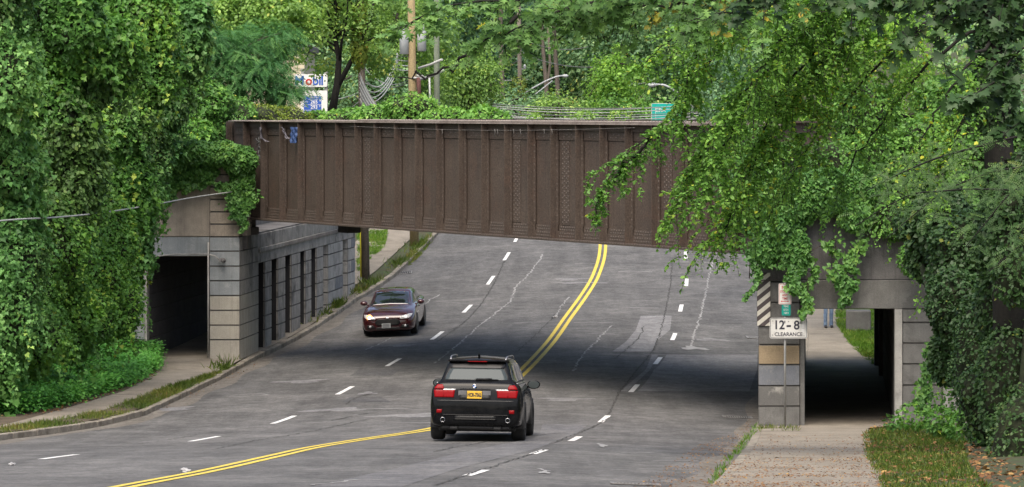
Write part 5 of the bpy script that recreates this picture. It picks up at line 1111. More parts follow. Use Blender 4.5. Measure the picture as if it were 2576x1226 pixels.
bm = B(); box(bm, -.2, .2, -2.075, -2.058, 1.64, 1.655, 0); obj('brake_light', bm, M['tail_deep'], SUV, local=True)
for s in (-1, 1):
    bm = B(); tube(bm, [(s*.57, -1.82, 1.68), (s*.58, -1.68, 1.735), (s*.59, -1.2, 1.75), (s*.60, -.2, 1.755), (s*.6, .2, 1.735), (s*.6, .35, 1.68)], [.014, .016, .015, .015, .016, .014], 8); obj('roof_rail', bm, M['alloy'], SUV, True, local=True)
    r = lambda a, b: (a, b) if s > 0 else (-b, -a)
    L = patch(sk, 'back', [(.905, *r(.45, .845)), (1.0, *r(.44, .86)), (1.055, *r(.43, .865))], .012, M['tail_red'], 'tail_light', SUV, 12, 6)
    for rows, mm, nm, of in (([(1.075, *r(.66, .855)), (1.12, *r(.665, .835)), (1.165, *r(.69, .79))], 'tail_red', 'upper_lens', .012), ([(1.055, *r(.42, .68)), (1.078, *r(.41, .66))], 'lamp_white', 'indicator_strip', .014), ([(.93, *r(.655, .675)), (1.05, *r(.655, .675))], 'tail_deep', 'lens_divider', .0145)):
        p = patch(sk, 'back', rows, of, M[mm], nm, SUV, 8, 4); p.parent = L
    patch(sk, 'back', [(.585, *r(.70, .80)), (.66, *r(.69, .80))], .008, M['tail_deep'], 'reflector', SUV, 5, 3)
    bm = B(); lathe(bm, [(.03, .0), (.05, .0), (.052, -.09), (.046, -.1), (.04, -.09), (.04, .0)], (s*.67, -2.36, .45), 'y', 18); obj('exhaust', bm, M['chrome'], SUV, True, local=True)
    bm = B(); lathe(bm, [(.001, -.07), (.04, -.07)], (s*.67, -2.36, .45), 'y', 14); obj('exhaust_bore', bm, M['black_trim'], SUV, local=True)
    ax = 'right' if s > 0 else 'left'
    patch(sk, ax, [(1.21, -1.95, .95), (1.3, -1.9, .78), (1.45, -1.75, .55), (1.58, -1.5, .25), (1.60, -1.35, .1)], .004, M['car_glass'], 'side_window', SUV, 26, 8)
    patch(sk, ax, [(1.18, -2.0, 1.0), (1.205, -2.0, 1.0)], .008, M['chrome'], 'window_trim', SUV, 26, 2)
    for y in (-1.0, .1): patch(sk, ax, [(1.215, y, y+.07), (1.58, y+.02, y+.08)], .006, M['black_trim'], 'door_post', SUV, 3, 8)
    for y in (-.9, .15): bm = B(); tube(bm, [(s*.955, y, .98), (s*.975, y+.05, .985), (s*.975, y+.2, .985), (s*.955, y+.24, .98)], .014, 6); obj('door_handle', bm, M['black_paint'], SUV, True, local=True)
    mirror(SUV, s, 1.02, .72, 1.13, M['black_paint'], sc=1.15)
    for y in (-1.42, 1.5): arch(SUV, sk, ax, y, .375); wheel(SUV, s*.84, y, .375, .28, s)
patch(sk, 'back', [(.872, -.33, .30), (1.07, -.36, .33)], .003, M['alloy'] if False else M['black_trim'], 'plate_recess', SUV, 10, 4)
bm = B(); box(bm, -.33, .30, -2.413, -2.40, 1.075, 1.1, 0, .004); obj('handle_strip', bm, M['black_trim'], SUV, local=True)
bm = B(); py_ = -2.425; box(bm, -.178, .127, py_, py_+.03, .885, 1.045, 0, .006); pl = obj('number_plate', bm, M['plate_gold'], SUV, local=True)
text('lettering', 'HCR-7562', .105, (-.026, py_-.003, .962), M['ink'], pl, sx=.62, ext=.002, bold=.004, local=True)
bm = B(); box(bm, -.36, -.19, -2.41, -2.395, .885, 1.05, 0, .004); box(bm, .14, .31, -2.41, -2.395, .885, 1.05, 0, .004); obj('plate_surround', bm, M['dull_grey'], SUV, local=True)
# round badge quartered blue and white
h, _n = sk.hit('back', -.03, 1.135)
bm = B(); lathe(bm, [(.001, -.006), (.05, -.006), (.05, .02)], (-.03, h.y-.006, 1.135), 'y', 24); bd = obj('badge', bm, M['black_trim'], SUV, local=True)
for q in range(4):
    bm = B(); c = Vector((-.03, h.y-.0155, 1.135)); vs = [bm.verts.new(c)]+[bm.verts.new(c+Vector((.034*math.cos(a), 0, .034*math.sin(a)))) for a in np.linspace(q*math.pi/2, (q+1)*math.pi/2, 7)]; bm.faces.new(vs); obj('badge_quarter', fix(bm), M['blue_enamel' if q % 2 else 'white_enamel'], bd, local=True)
bm = B(); lathe(bm, [(.045, -.004), (.052, -.002), (.052, .006), (.045, .004)], (-.03, h.y-.014, 1.135), 'y', 24, cap=False); obj('badge_ring', fix(bm), M['chrome'], bd, True, local=True)
bm = B(); hy = sk.hit('back', 0, 1.28)[0].y-.02; tube(bm, [(-.02, hy, 1.275), (.2, hy-.005, 1.285), (.45, hy+.0, 1.28)], [.02, .014, .007], 6); tube(bm, [(-.03, hy+.01, 1.27), (-.03, hy+.04, 1.25)], .03, 8); tube(bm, [(0.0, hy-.015, 1.292), (.32, hy-.012, 1.30)], .011, 5); obj('wiper', bm, M['black_trim'], SUV, True, local=True)
patch(sk, 'back', [(.832, -.8, .8), (.852, -.79, .79)], .002, M['black_trim'], 'tailgate_gap', SUV, 20, 2)
patch(sk, 'back', [(.545, -.7, .7), (.56, -.72, .72)], .012, M['chrome'] if False else M['black_paint'], 'bumper_lip', SUV, 20, 2)
patch(sk, 'back', [(.45, -.44, .44), (.475, -.46, .46)], .014, M['black_paint'], 'diffuser_trim', SUV, 16, 2)
patch(sk, 'back', [(.48, -.42, .42), (.535, -.42, .42)], .004, M['black_trim'], 'diffuser', SUV, 14, 3)
bm = B(); tube(bm, [(0, -1.55, 1.72), (0, -1.62, 1.77), (0, -1.68, 1.80)], [.03, .022, .008], 8); obj('antenna', bm, M['black_paint'], SUV, True, local=True)
# ---------------- maroon saloon coming the other way
cp = gpt([(984, 842)])[0]; cyaw = math.pi-.065
CAR = thing('saloon_car', 'maroon four door saloon with a lit headlamp coming out from under the bridge', 'car', (0, 0, 0))
dirv = Vector((math.sin(-cyaw), math.cos(cyaw), 0)); back = -dirv; cc = Vector((float(cp[0]), float(cp[1]), 0))+back*1.45
s1 = float(roadz(cc.x+dirv.x, cc.y+dirv.y)-roadz(cc.x, cc.y)); rr = float(roadz(cc.x+.8, cc.y)-roadz(cc.x-.8, cc.y))/1.6
CAR.location = (cc.x, cc.y, float(roadz(cc.x, cc.y))+.012); CAR.rotation_euler = (math.atan(s1), math.atan(rr), cyaw)
FU = [(-2.42, .40, .55, (.70, .45), (.76, .6), (.74, .85), (.68, .93), (.5, .97), .98), (-2.3, .32, .62, (.8, .4), (.86, .62), (.84, .9), (.74, .99), (.55, 1.03), 1.04), (-1.85, .26, .68, (.87, .34), (.91, .62), (.88, .93), (.76, 1.02), (.6, 1.10), 1.12), (-1.2, .22, .7, (.89, .3), (.92, .62), (.89, .93), (.78, 1.02), (.58, 1.33), 1.36),
      (-.5, .2, .7, (.88, .28), (.915, .62), (.89, .92), (.79, 1.0), (.57, 1.42), 1.465), (.1, .2, .7, (.88, .28), (.915, .62), (.89, .91), (.79, .99), (.57, 1.42), 1.465), (.55, .2, .7, (.88, .28), (.92, .62), (.89, .9), (.78, .98), (.585, 1.30), 1.345), (1.0, .2, .7, (.89, .28), (.92, .62), (.89, .89), (.77, .96), (.6, 1.08), 1.12),
      (1.35, .2, .7, (.89, .28), (.92, .62), (.88, .87), (.76, .93), (.55, .965), .98), (1.9, .2, .68, (.88, .28), (.915, .58), (.86, .8), (.74, .86), (.5, .895), .91), (2.2, .2, .64, (.84, .27), (.87, .52), (.82, .7), (.72, .77), (.48, .815), .83), (2.36, .21, .58, (.76, .27), (.80, .48), (.76, .62), (.66, .68), (.46, .72), .735), (2.43, .24, .45, (.62, .29), (.66, .44), (.62, .55), (.54, .6), (.38, .635), .65)]
V, Fc = loft(FU, 90, 88); npobj('body', V, Fc, M['red_paint'], CAR, True, local=True); sk = Skin(V, Fc)
bm = B(); box(bm, -.75, .75, -2.1, 2.1, .16, .3, 0, .03); obj('underbody', bm, M['black_trim'], CAR, local=True)
patch(sk, 'top', [(.40, -.565, .565), (.6, -.585, .585), (.85, -.63, .63), (1.05, -.66, .66), (1.2, -.69, .69)], .004, M['car_glass'], 'windscreen', CAR, 14, 12)
patch(sk, 'top', [(-1.75, -.6, .6), (-1.2, -.56, .56), (-.85, -.53, .53)], .004, M['car_glass'], 'rear_window', CAR, 12, 8)
for s in (-1, 1):
    ax = 'right' if s > 0 else 'left'; r = lambda a, b: (a, b) if s > 0 else (-b, -a)
    patch(sk, ax, [(1.0, -1.5, .9), (1.1, -1.3, .72), (1.25, -1.0, .45), (1.34, -.75, .2)], .004, M['car_glass'], 'side_window', CAR, 22, 7)
    patch(sk, ax, [(1.0, -.42, -.34), (1.34, -.42, -.36)], .007, M['black_trim'], 'door_post', CAR, 3, 6)
    H = patch(sk, 'front', [(.60, *r(.42, .60)), (.63, *r(.41, .74)), (.68, *r(.46, .80)), (.73, *r(.6, .82)), (.755, *r(.72, .825))], .01, M['lamp_white'], 'headlamp', CAR, 12, 6)
    h, _n = sk.hit('front', s*.62, .675)
    bm = B(); lathe(bm, [(.001, .02), (.035, .018), (.052, .005), (.055, -.03)], (s*.62, h.y+.02, .675), 'y', 16); p = obj('bulb', fix(bm), M['lamp_lit'] if s > 0 else M['lamp_dim'], H, True, local=True)
    if s > 0:
        bm = B(); lathe(bm, [(.055, .012), (.1, .005), (.105, -.03)], (s*.62, h.y+.016, .675), 'y', 18); obj('reflector', fix(bm), M['lamp_warm'], H, True, local=True)
    patch(sk, 'front', [(.30, *r(.45, .70)), (.36, *r(.44, .72)), (.42, *r(.52, .70))], .006, M['black_trim'], 'fog_recess', CAR, 8, 4)
    h, _n = sk.hit('front', s*.60, .37); bm = B(); lathe(bm, [(.001, .02), (.04, .018), (.045, -.02)], (s*.6, h.y+.008, .37), 'y', 14); obj('fog_lamp', fix(bm), M['lamp_white'], CAR, True, local=True)
    mirror(CAR, s, .99, .62, 1.02, M['red_paint'] if s < 0 else M['red_paint'])
    for y in (-1.4, 1.45): arch(CAR, sk, ax, y, .335); wheel(CAR, s*.80, y, .335, .235, s, 10)
    for y in (-.75, .35): bm = B(); tube(bm, [(s*.915, y, .87), (s*.94, y+.05, .875), (s*.94, y+.18, .875), (s*.915, y+.22, .87)], .012, 6); obj('door_handle', bm, M['red_paint'], CAR, True, local=True)
g = patch(sk, 'front', [(.40, -.36, .36), (.47, -.44, .44), (.54, -.43, .43), (.62, -.34, .34)], .006, M['black_trim'], 'grille', CAR, 16, 8)
for z in (.44, .48, .52, .56, .60):
    w = .40-abs(z-.51)*.9; p = patch(sk, 'front', [(z-.006, -w, w), (z+.006, -w, w)], .012, M['black_trim'], 'grille_bar', CAR, 12, 1); p.parent = g
patch(sk, 'front', [(.26, -.42, .42), (.34, -.4, .4)], .006, M['black_trim'], 'lower_intake', CAR, 12, 4)
h, _n = sk.hit('front', 0, .645); bm = B(); lathe(bm, [(.001, .012), (.06, .01), (.065, -.02)], (0, h.y+.005, .645), 'y', 16)
for v in bm.verts: v.co.z = .645+(v.co.z-.645)*.42
obj('badge', fix(bm), M['chrome'], CAR, True, local=True)
h, _n = sk.hit('front', .05, .38); bm = B(); box(bm, -.1, .205, h.y+.005, h.y+.03, .31, .465, 0, .006); pl = obj('number_plate', bm, M['plate_white'], CAR, local=True)
bm = B()
for z in (.34, .385, .43): box(bm, -.06, .165, h.y+.031, h.y+.033, z, z+.016)
obj('plate_print', bm, M['ink'], pl, local=True)
# ------------------------------------------------------------------ signs by the right pier
M['sign_white'] = mat('sign_white', (.62, .62, .59), (.52, .52, .49), 3, .45, .08, 40, stain=(.44, .43, .4), stain_scale=3)
M['sign_red'] = mat('sign_red', (.5, .03, .04), (.42, .03, .04), 6, .5); M['sign_black'] = mat('sign_black', (.02, .02, .035), (.03, .03, .045), 9, .5)
M['sign_teal'] = mat('sign_teal', (.0, .26, .2), (.0, .22, .18), 5, .4); M['post_steel'] = mat('galvanised_post', (.3, .3, .29), (.22, .22, .21), 4, .55, .15, 40, metal=.3)
M['stripe_cream'] = mat('stripe_cream', (.6, .58, .5), (.5, .48, .41), 4, .5, .12, 30); M['stripe_brown'] = mat('stripe_brown', (.075, .058, .058), (.055, .045, .045), 5, .6)
M['sticker'] = mat('pale_sticker', (.7, .7, .68), (.66, .66, .64), 5, .4)
def rrect(bm, x0, x1, y, z0, z1, r, th=.004, mi=0):
    pts = []
    for cx, cz, a0 in ((x1-r, z1-r, 0), (x0+r, z1-r, 90), (x0+r, z0+r, 180), (x1-r, z0+r, 270)):
        for k in range(6): a = R(a0+18*k); pts.append((cx+r*math.cos(a), cz+r*math.sin(a)))
    f = [bm.verts.new((p[0], y, p[1])) for p in pts]; b = [bm.verts.new((p[0], y+th, p[1])) for p in pts]
    fs = [bm.faces.new(f), bm.faces.new(b[::-1])]+[bm.faces.new((f[i], b[i], b[(i+1) % len(pts)], f[(i+1) % len(pts)])) for i in range(len(pts))]
    for q in fs: q.material_index = mi
def frame(bm, x0, x1, y, z0, z1, w, r, mi=0):
    P = []
    for d in (0, w):
        l = []
        for cx, cz, a0 in ((x1-r, z1-r, 0), (x0+r, z1-r, 90), (x0+r, z0+r, 180), (x1-r, z0+r, 270)):
            for k in range(6): a = R(a0+18*k); rr_ = max(r-d, .002); l.append(bm.verts.new((cx+rr_*math.cos(a), y, cz+rr_*math.sin(a))))
        P.append(l)
    for i in range(24): bm.faces.new((P[0][i], P[0][(i+1) % 24], P[1][(i+1) % 24], P[1][i])).material_index = mi
DS = 74.45; sc_ = DS/F
def Z(y, D=DS): return CAMZ-(y-HY)*D/F
def Xp(x, D=DS): return (x-CX)*D/F
pb = gpt([(1975, 1079)], flat)[0]; px_ = Xp(1975)
SG = thing('sign_post', 'thin grey post carrying a white height clearance sign below a parking sign', 'road sign', (px_, DS, float(flat(px_, DS))))
bm = B(); z0 = float(flat(px_, DS))-.3; zt_ = Z(706)
tube(bm, [(px_, DS+.03, z0), (px_, DS+.03, zt_)], .028, 8); tube(bm, [(px_-.005, DS+.0, Z(1060)), (px_-.005, DS+.0, Z(855))], .008, 5)
obj('post', fix(bm), M['post_steel'], SG)
# source-pixel boxes in the enlarged crop: (3020 + u/4.905, 1120 + v/4.904)
def su(u, v): return ((3020+u/4.905)*.6289, (1120+v/4.904)*.6289)
def sbox(u0, v0, u1, v1): a = su(u0, v0); b = su(u1, v1); return Xp(a[0]), Xp(b[0]), Z(b[1]), Z(a[1])
x0, x1, za, zb = sbox(287, 745, 1022, 1150); y = DS-.03
bm = B(); rrect(bm, x0, x1, y, za, zb, .045, .005); P1 = obj('clearance_panel', fix(bm), M['sign_white'], SG)
bm = B(); frame(bm, x0+.012, x1-.012, y-.0025, za+.012, zb-.012, .01, .035); obj('border', fix(bm), M['sign_black'], P1)
def stext(s, u, v, hz, m, par, sx=.8, bold=.006, yy=None):
    # v: centre row, hz: letter height in crop pixels
    c = su(u, v); text('lettering', s, hz/4.904*.6289*sc_/.70, (Xp(c[0]), (yy or y)-.004, Z(c[1])), m, par, sx=sx, bold=bold, ext=.0015)
stext('12', 470, 890, 170, M['sign_black'], P1, .92); qb = B()
for u_, v_ in ((583, 828), (886, 838), (916, 842)):
    c = su(u_, v_); X_, Z_ = Xp(c[0]), Z(c[1]); w1, w2, h_ = .0125, .008, .032
    qb.faces.new([qb.verts.new((X_+a, y-.004, Z_+b)) for a, b in ((-w2, -h_), (w2, -h_), (w1, h_), (-w1, h_))])
obj('lettering', fix(qb), M['sign_black'], P1)
stext('-', 660, 885, 170, M['sign_black'], P1, 1.2, .008); stext('8', 815, 895, 172, M['sign_black'], P1, .95)
stext('CLEARANCE', 655, 1068, 72, M['sign_black'], P1, .95, .002)
bm = B()
for (u0, v0, u1, v1) in ((918, 870, 968, 940), (912, 965, 968, 1035)): a = sbox(u0, v0, u1, v1); box(bm, a[0], a[1], y-.004, y-.001, a[2], a[3])
obj('sticker', bm, M['sticker'], P1)
bm = B()
for u, v in ((345, 805), (655, 815), (965, 828), (343, 1080), (960, 1098)): c = su(u, v); lathe(bm, [(.001, -.008), (.012, -.007), (.013, 0)], (Xp(c[0]), y, Z(c[1])), 'y', 8)
obj('bolt', fix(bm), M['post_steel'], P1)
x0, x1, za, zb = sbox(462, 72, 712, 482); bm = B(); rrect(bm, x0, x1, y, za, zb, .03, .004); P2 = obj('parking_panel', fix(bm), M['sign_white'], SG)
bm = B(); frame(bm, x0+.012, x1-.012, y-.0025, za+.012, zb-.012, .007, .024); obj('border', fix(bm), M['sign_red'], P2)
stext('NO', 588, 150, 62, M['sign_red'], P2, .95, .003); stext('STOPPING', 588, 230, 44, M['sign_red'], P2, .66, .001); stext('ANY', 585, 300, 44, M['sign_red'], P2, .85, .001); stext('TIME', 585, 368, 46, M['sign_red'], P2, .8, .001)
bm = B(); a = su(500, 420); b = su(665, 420); zc = Z(a[1]); xa, xb = Xp(a[0]), Xp(b[0]); t_ = .007
for pts in ([(xa, zc), (xa+.035, zc+.022), (xa+.035, zc-.022)], [(xb, zc), (xb-.035, zc-.022), (xb-.035, zc+.022)], [(xa+.03, zc-t_), (xa+.03, zc+t_), (xb-.03, zc+t_), (xb-.03, zc-t_)]): bm.faces.new([bm.verts.new((p[0], y-.003-(.0006 if len(pts) == 4 else 0), p[1])) for p in pts])
obj('arrow', fix(bm), M['sign_red'], P2)
x0, x1, za, zb = sbox(522, 488, 695, 698); bm = B(); rrect(bm, x0, x1, y, za, zb, .015, .004); P3 = obj('reference_plate', fix(bm), M['sign_teal'], SG)
for s, v in (('984E', 520), ('8701', 587), ('1003', 652)): stext(s, 608, v, 42, M['sign_white'], P3, .85, 0)
# striped hazard board on the pier
x0, x1, za, zb = sbox(72, -120, 337, 935); yB = 74.955; W_h = x1-x0
OM = thing('hazard_board', 'hazard board with slanting cream and brown stripes fixed to the dark right pier', 'hazard marker', (x0, yB, za))
bm = B(); box(bm, x0, x1, yB, yB+.03, za, zb, 0, .004); bd = obj('board', bm, M['stripe_brown'], OM)
bm = B(); pitch = 200/4.904*.6289*sc_; rise = 255/4.904*.6289*sc_*.82; th = pitch*.5
k = -3
while True:
    zl = za+pitch*k-.02; k += 1
    if zl > zb: break
    pts = [(0, zl), (1, zl+rise), (1, zl+rise+th), (0, zl+th)]
    for key, lim, sgn in ((1, za+.004, 1), (1, zb-.004, -1)):
        out = []
        for i in range(len(pts)):
            p, q = pts[i], pts[(i+1) % len(pts)]; a, b = (p[1]-lim)*sgn, (q[1]-lim)*sgn
            if a >= 0: out.append(p)
            if a*b < 0: s = a/(a-b); out.append((p[0]+(q[0]-p[0])*s, p[1]+(q[1]-p[1])*s))
        pts = out
        if len(pts) < 3: break
    if len(pts) >= 3: bm.faces.new([bm.verts.new((x0+.004+(W_h-.008)*p[0], yB-.003, p[1])) for p in pts])
obj('stripes', fix(bm), M['stripe_cream'], OM)
# ------------------------------------------------------------------ drains
M['iron'] = mat('cast_iron', (.28, .27, .26), (.17, .165, .16), 5, .6, .2, 30, metal=.4); M['void'] = mat('drain_dark', (.012, .012, .012), None, 5, 1)
def drain(px, py, w, l, n, lab, dx=0.):
    c = gpt([(px, py)])[0]; t = thing('storm_drain', lab, 'drain', tuple(c)); sl = [float(roadz(c[0]+a, c[1]+b))+.006 for a, b in ((-w/2, -l/2), (w/2, -l/2), (w/2, l/2), (-w/2, l/2))]
    ft = lambda a, b, c_, d: [(c[0]+a, c[1]+c_), (c[0]+b, c[1]+c_), (c[0]+b, c[1]+d), (c[0]+a, c[1]+d)]
    zf = lambda f, h: [float(roadz(x_, y_))+h for x_, y_ in f]
    bm = B(); f = ft(-w/2, w/2, -l/2, l/2); prism(bm, f, zf(f, -.05), zf(f, .009)); obj('pit', bm, M['void'], t)
    bm = B()
    for f in (ft(-w/2, w/2, -l/2, -l/2+.06), ft(-w/2, w/2, l/2-.06, l/2), ft(-w/2, -w/2+.06, -l/2+.06, l/2-.06), ft(w/2-.06, w/2, -l/2+.06, l/2-.06)): prism(bm, f, zf(f, -.03), zf(f, .024))
    obj('frame', bm, M['iron'], t); bm = B()
    for i in range(n): x_ = -w/2+.06+(w-.12)*(i+.5)/n; f = ft(x_-.014, x_+.014, -l/2+.061, l/2-.061); prism(bm, f, zf(f, -.02), zf(f, .018))
    obj('grate', bm, M['iron'], t)
drain(1598, 1220, .72, .5, 12, 'iron storm drain grate at the very bottom edge of the road')
drain(1855, 1051, .75, .6, 11, 'dark storm drain grate in the gutter just before the right pier')
drain(1896, 850, .5, .8, 8, 'storm drain grate beside the right pier, beyond the bridge')
drain(1009, 687, .9, .9, 10, 'storm drain grate by the far left kerb beyond the red car')
# loose litter on the road
M['paper'] = mat('crumpled_paper', (.42, .42, .42), (.28, .28, .29), 14, .8)
def crumple(px, py, s, lab, surf=roadz):
    c = gpt([(px, py)], surf)[0]; bm = B(); r = bmesh.ops.create_icosphere(bm, subdivisions=3, radius=1); A = np.array([v.co[:] for v in r['verts']]); k = 1+.5*fbm(A*3, int(px))
    for v, d, q in zip(r['verts'], A, k): v.co = Vector((c[0]+d[0]*s*1.3*q, c[1]+d[1]*s*q, c[2]+s*.45+d[2]*s*.5*q))
    tag(obj('litter', bm, M['paper'], None, False), lab, 'litter')
crumple(466, 1189, .07, 'crumpled white paper lying on the double yellow line'); crumple(30, 1171, .05, 'small white scrap on the road at the far left'); crumple(502, 976, .07, 'white scrap on the left kerb near the grass strip')
crumple(1397, 800, .07, 'dark lump of debris left of the yellow line beyond the shade')
# ------------------------------------------------------------------ person in the right footway tunnel
M['denim'] = mat('blue_denim', (.1, .16, .28), (.2, .28, .4), 9, .85, .2, 60); M['shoe'] = mat('dark_shoes', (.02, .02, .025), (.035, .035, .04), 9, .6)
M['skin'] = mat('skin', (.42, .26, .19), (.38, .23, .17), 6, .5); M['shirt'] = mat('grey_shirt', (.16, .17, .2), (.12, .13, .16), 6, .9); M['hair'] = mat('dark_hair', (.03, .022, .017), None, 20, .7)
pp = unproj([2084], [826], flat)[0]; PH = thing('person', 'person in blue jeans and dark shoes walking on the sidewalk beyond the right footway portal', 'person', tuple(pp))
J = [(0, 0, .95, .13), (0, .01, 1.12, .125), (0, .0, 1.32, .145), (0, .01, 1.46, .075), (0, 0, 1.53, .055), (0, -.01, 1.63, .085), (0, -.005, 1.72, .075),
     (-.1, 0, .90, .105), (-.105, -.05, .50, .068), (-.105, .02, .12, .052), (.1, .0, .90, .105), (.112, .02, .50, .068), (.12, .1, .12, .052),
     (-.19, .0, 1.40, .065), (-.25, .02, 1.12, .047), (-.24, -.08, .88, .036), (.19, .0, 1.40, .065), (.25, .02, 1.12, .047), (.24, -.08, .88, .036), (-.24, -.1, .80, .032), (.24, -.1, .80, .032)]
Ed = [(0, 1), (1, 2), (2, 3), (3, 4), (4, 5), (5, 6), (0, 7), (7, 8), (8, 9), (0, 10), (10, 11), (11, 12), (2, 13), (13, 14), (14, 15), (2, 16), (16, 17), (17, 18), (15, 19), (18, 20)]
# fingers, rooted in the palms
for s, root in ((-1, 19), (1, 20)):
    for k, (dx, dy, L) in enumerate(((-.02, -.012, .075), (-.007, -.016, .085), (.007, -.014, .08), (.019, -.008, .06), (-.024*s, .02, .05))):
        a = len(J); b = J[root]; J += [(b[0]+dx*.9, b[1]+dy*1.6, b[2]-.045, .0095), (b[0]+dx, b[1]+dy-.012, b[2]-.045-L*.55, .0088), (b[0]+dx, b[1]+dy+.004, b[2]-.045-L, .0078)]; Ed += [(root, a), (a, a+1), (a+1, a+2)]
me = bpy.data.meshes.new('body'); me.from_pydata([j[:3] for j in J], Ed, []); tmp = bpy.data.objects.new('tmp_body', me); COL.objects.link(tmp)
sm = tmp.modifiers.new('skin', 'SKIN'); sm.use_smooth_shade = True
for i, j in enumerate(J): me.skin_vertices[0].data[i].radius = (j[3], j[3]); me.skin_vertices[0].data[i].use_root = i == 0
tmp.modifiers.new('sub', 'SUBSURF').levels = 1; bpy.context.view_layer.update()
bme = bpy.data.meshes.new_from_object(tmp.evaluated_get(bpy.context.evaluated_depsgraph_get())); bpy.data.objects.remove(tmp); bme.name = 'body'; bme.materials.clear()
for m_ in ('denim', 'shirt', 'skin'): bme.materials.append(M[m_])
for p in bme.polygons: c = p.center; p.material_index = 0 if c.z < .97 and abs(c.x) < .215 else (2 if c.z > 1.5 or (abs(c.x) > .2 and c.z < 1.08) else 1)
bo = bpy.data.objects.new('body', bme); COL.objects.link(bo); bo.parent = PH; PH.rotation_euler = (0, 0, .1)
for s, (x, y) in ((0, (-.105, .02)), (1, (.12, .1))):
    bm = B(); r = bmesh.ops.create_uvsphere(bm, u_segments=14, v_segments=8, radius=1)
    for v in r['verts']: v.co = Vector((x+v.co.x*.05, y-.07+v.co.y*.14, .01+max(0, .05+v.co.z*.055+(.02 if v.co.y > .2 else 0))))
    obj('shoe', bm, M['shoe'], PH, True, local=True)
    bm = B(); lathe(bm, [(.058, .06), (.064, .1), (.062, .3), (.07, .5)], (x*.97, y-.005, 0), 'z', 12); obj('trouser_cuff', bm, M['denim'], PH, True, local=True)
bm = B(); r = bmesh.ops.create_uvsphere(bm, u_segments=16, v_segments=10, radius=1)
for v in r['verts']: v.co = Vector((v.co.x*.088, .012+v.co.y*.1, 1.715+max(v.co.z, -.25)*.1))
obj('hair', bm, M['hair'], PH, True, local=True)
bm = B(); tube(bm, [(0, -.085, 1.66), (0, -.112, 1.63), (0, -.09, 1.62)], [.01, .016, .012], 6); tube(bm, [(-.028, -.086, 1.585), (.028, -.086, 1.585)], .007, 5)
for s in (-1, 1): tube(bm, [(s*.034, -.082, 1.655), (s*.034, -.091, 1.655)], .011, 6); tube(bm, [(s*.086, .0, 1.66), (s*.095, .01, 1.635), (s*.086, .0, 1.61)], .016, 5)
obj('face', fix(bm), M['skin'], PH, True, local=True)
# concrete block and wall beyond the tunnel
c = unproj([2160], [836], walkz)[0]; bm = B(); prism(bm, [(c[0]-.42, c[1]), (c[0]+.42, c[1]), (c[0]+.5, c[1]+.9), (c[0]-.34, c[1]+.9)], c[2]-.2, c[2]+.72, 0, .03)
tag(obj('concrete_block', bm, M['con_mid']), 'grey concrete block on the bright lawn beyond the right footway portal', 'concrete block')
c2 = at(2170, 770, 118); drape('shrub', 'dark shrub behind the concrete block beyond the right portal', 'shrub', [np.array([c2[0], c2[1], c2[2], 1.1, .8, .9]), np.array([c2[0]+.6, c2[1]-1, c2[2]-.4, .5, .5, .5])], 4200, .1, G['woods_leaf'], 340, .3, 'diamond', hang=.3, dark_core_name='branches')
# ------------------------------------------------------------------ utility poles
M['pole_tan'] = mat('pole_tan', (.32, .25, .13), (.24, .185, .1), 2, .9, .25, 20, .3, stretch=(3, 3, .3)); M['pole_green'] = mat('pole_treated', (.17, .2, .15), (.12, .14, .1), 2, .9, .25, 20, .3, stretch=(3, 3, .3)); M['pole_grey'] = mat('pole_grey', (.27, .23, .19), (.19, .16, .13), 2, .9, .25, 20, .3, stretch=(3, 3, .3))
M['alu'] = mat('lamp_aluminium', (.42, .44, .45), (.34, .36, .37), 5, .4); M['trafo'] = mat('transformer_grey', (.33, .35, .36), (.27, .29, .3), 4, .5); M['yellow_guard'] = mat('yellow_guard', (.7, .66, .05), (.6, .55, .05), 4, .5); M['wire'] = mat('cable_jacket', (.2, .2, .2), (.12, .12, .12), 4, .6); M['wire_pale'] = mat('pale_cable', (.42, .43, .41), (.34, .35, .34), 4, .6)
def pole(lab, x0, y0, x1, y1, D, r, m, ground_=True, group='utility poles'):
    a = at(x0, y0, D); b = at(x1, y1, D)
    if ground_: zg = float(groundz(a[0], a[1])); k = (zg-a[2])/(b[2]-a[2]); a = a+(b-a)*k
    t = thing('utility_pole', lab, 'utility pole', tuple(a), group=group); bm = B(); tube(bm, [a-np.array([0, 0, .5]), (a+b)/2, b], [r*1.12, r, r*.85], 10); obj('shaft', fix(bm), m, t); return t
p0 = unproj([921], [707], walkz)[0]; D0 = p0[1]
PA = pole('brown leaning utility pole rising from the far left sidewalk behind the girder', 921, 707, 903, -120, D0, .15, M['bark_grey'])
bm = B(); tube(bm, [at(908, 698, D0), at(907, 575, D0), at(905, 330, D0)], .035, 6); obj('cable_guard', bm, M['yellow_guard'], PA)
Pp, Nn = ell_pts([np.array([*at(906, y, D0), .4, .4, .9]) for y in (60, 130)], 2600, .3, 9, .6, 1.05); leaves('ivy', Pp, Nn, np.array([0, 0, -1])+rnd(len(Pp))*.5, .13, .45+rng.normal(size=len(Pp))*.2, G['vine_leaf_olive'], 'diamond', PA)
PB = pole('thick pale tan utility pole with grey transformers above the bridge', 1038, 260, 1033, -120, 140, .185, M['pole_tan'])
for i, (x, y, w, h) in enumerate(((1017, 106, .21, .52), (1061, 104, .2, .42))):
    c = at(x, y, 140-.1); bm = B(); lathe(bm, [(.001, h+.05), (w*.8, h+.04), (w, h), (w, -h), (w*.8, -h-.03), (.001, -h-.03)], tuple(c), 'z', 16); tube(bm, [c+np.array([.08, -.1, h]), c+np.array([.08, -.1, h+.3])], .04, 6); obj('transformer', fix(bm), M['trafo'], PB)
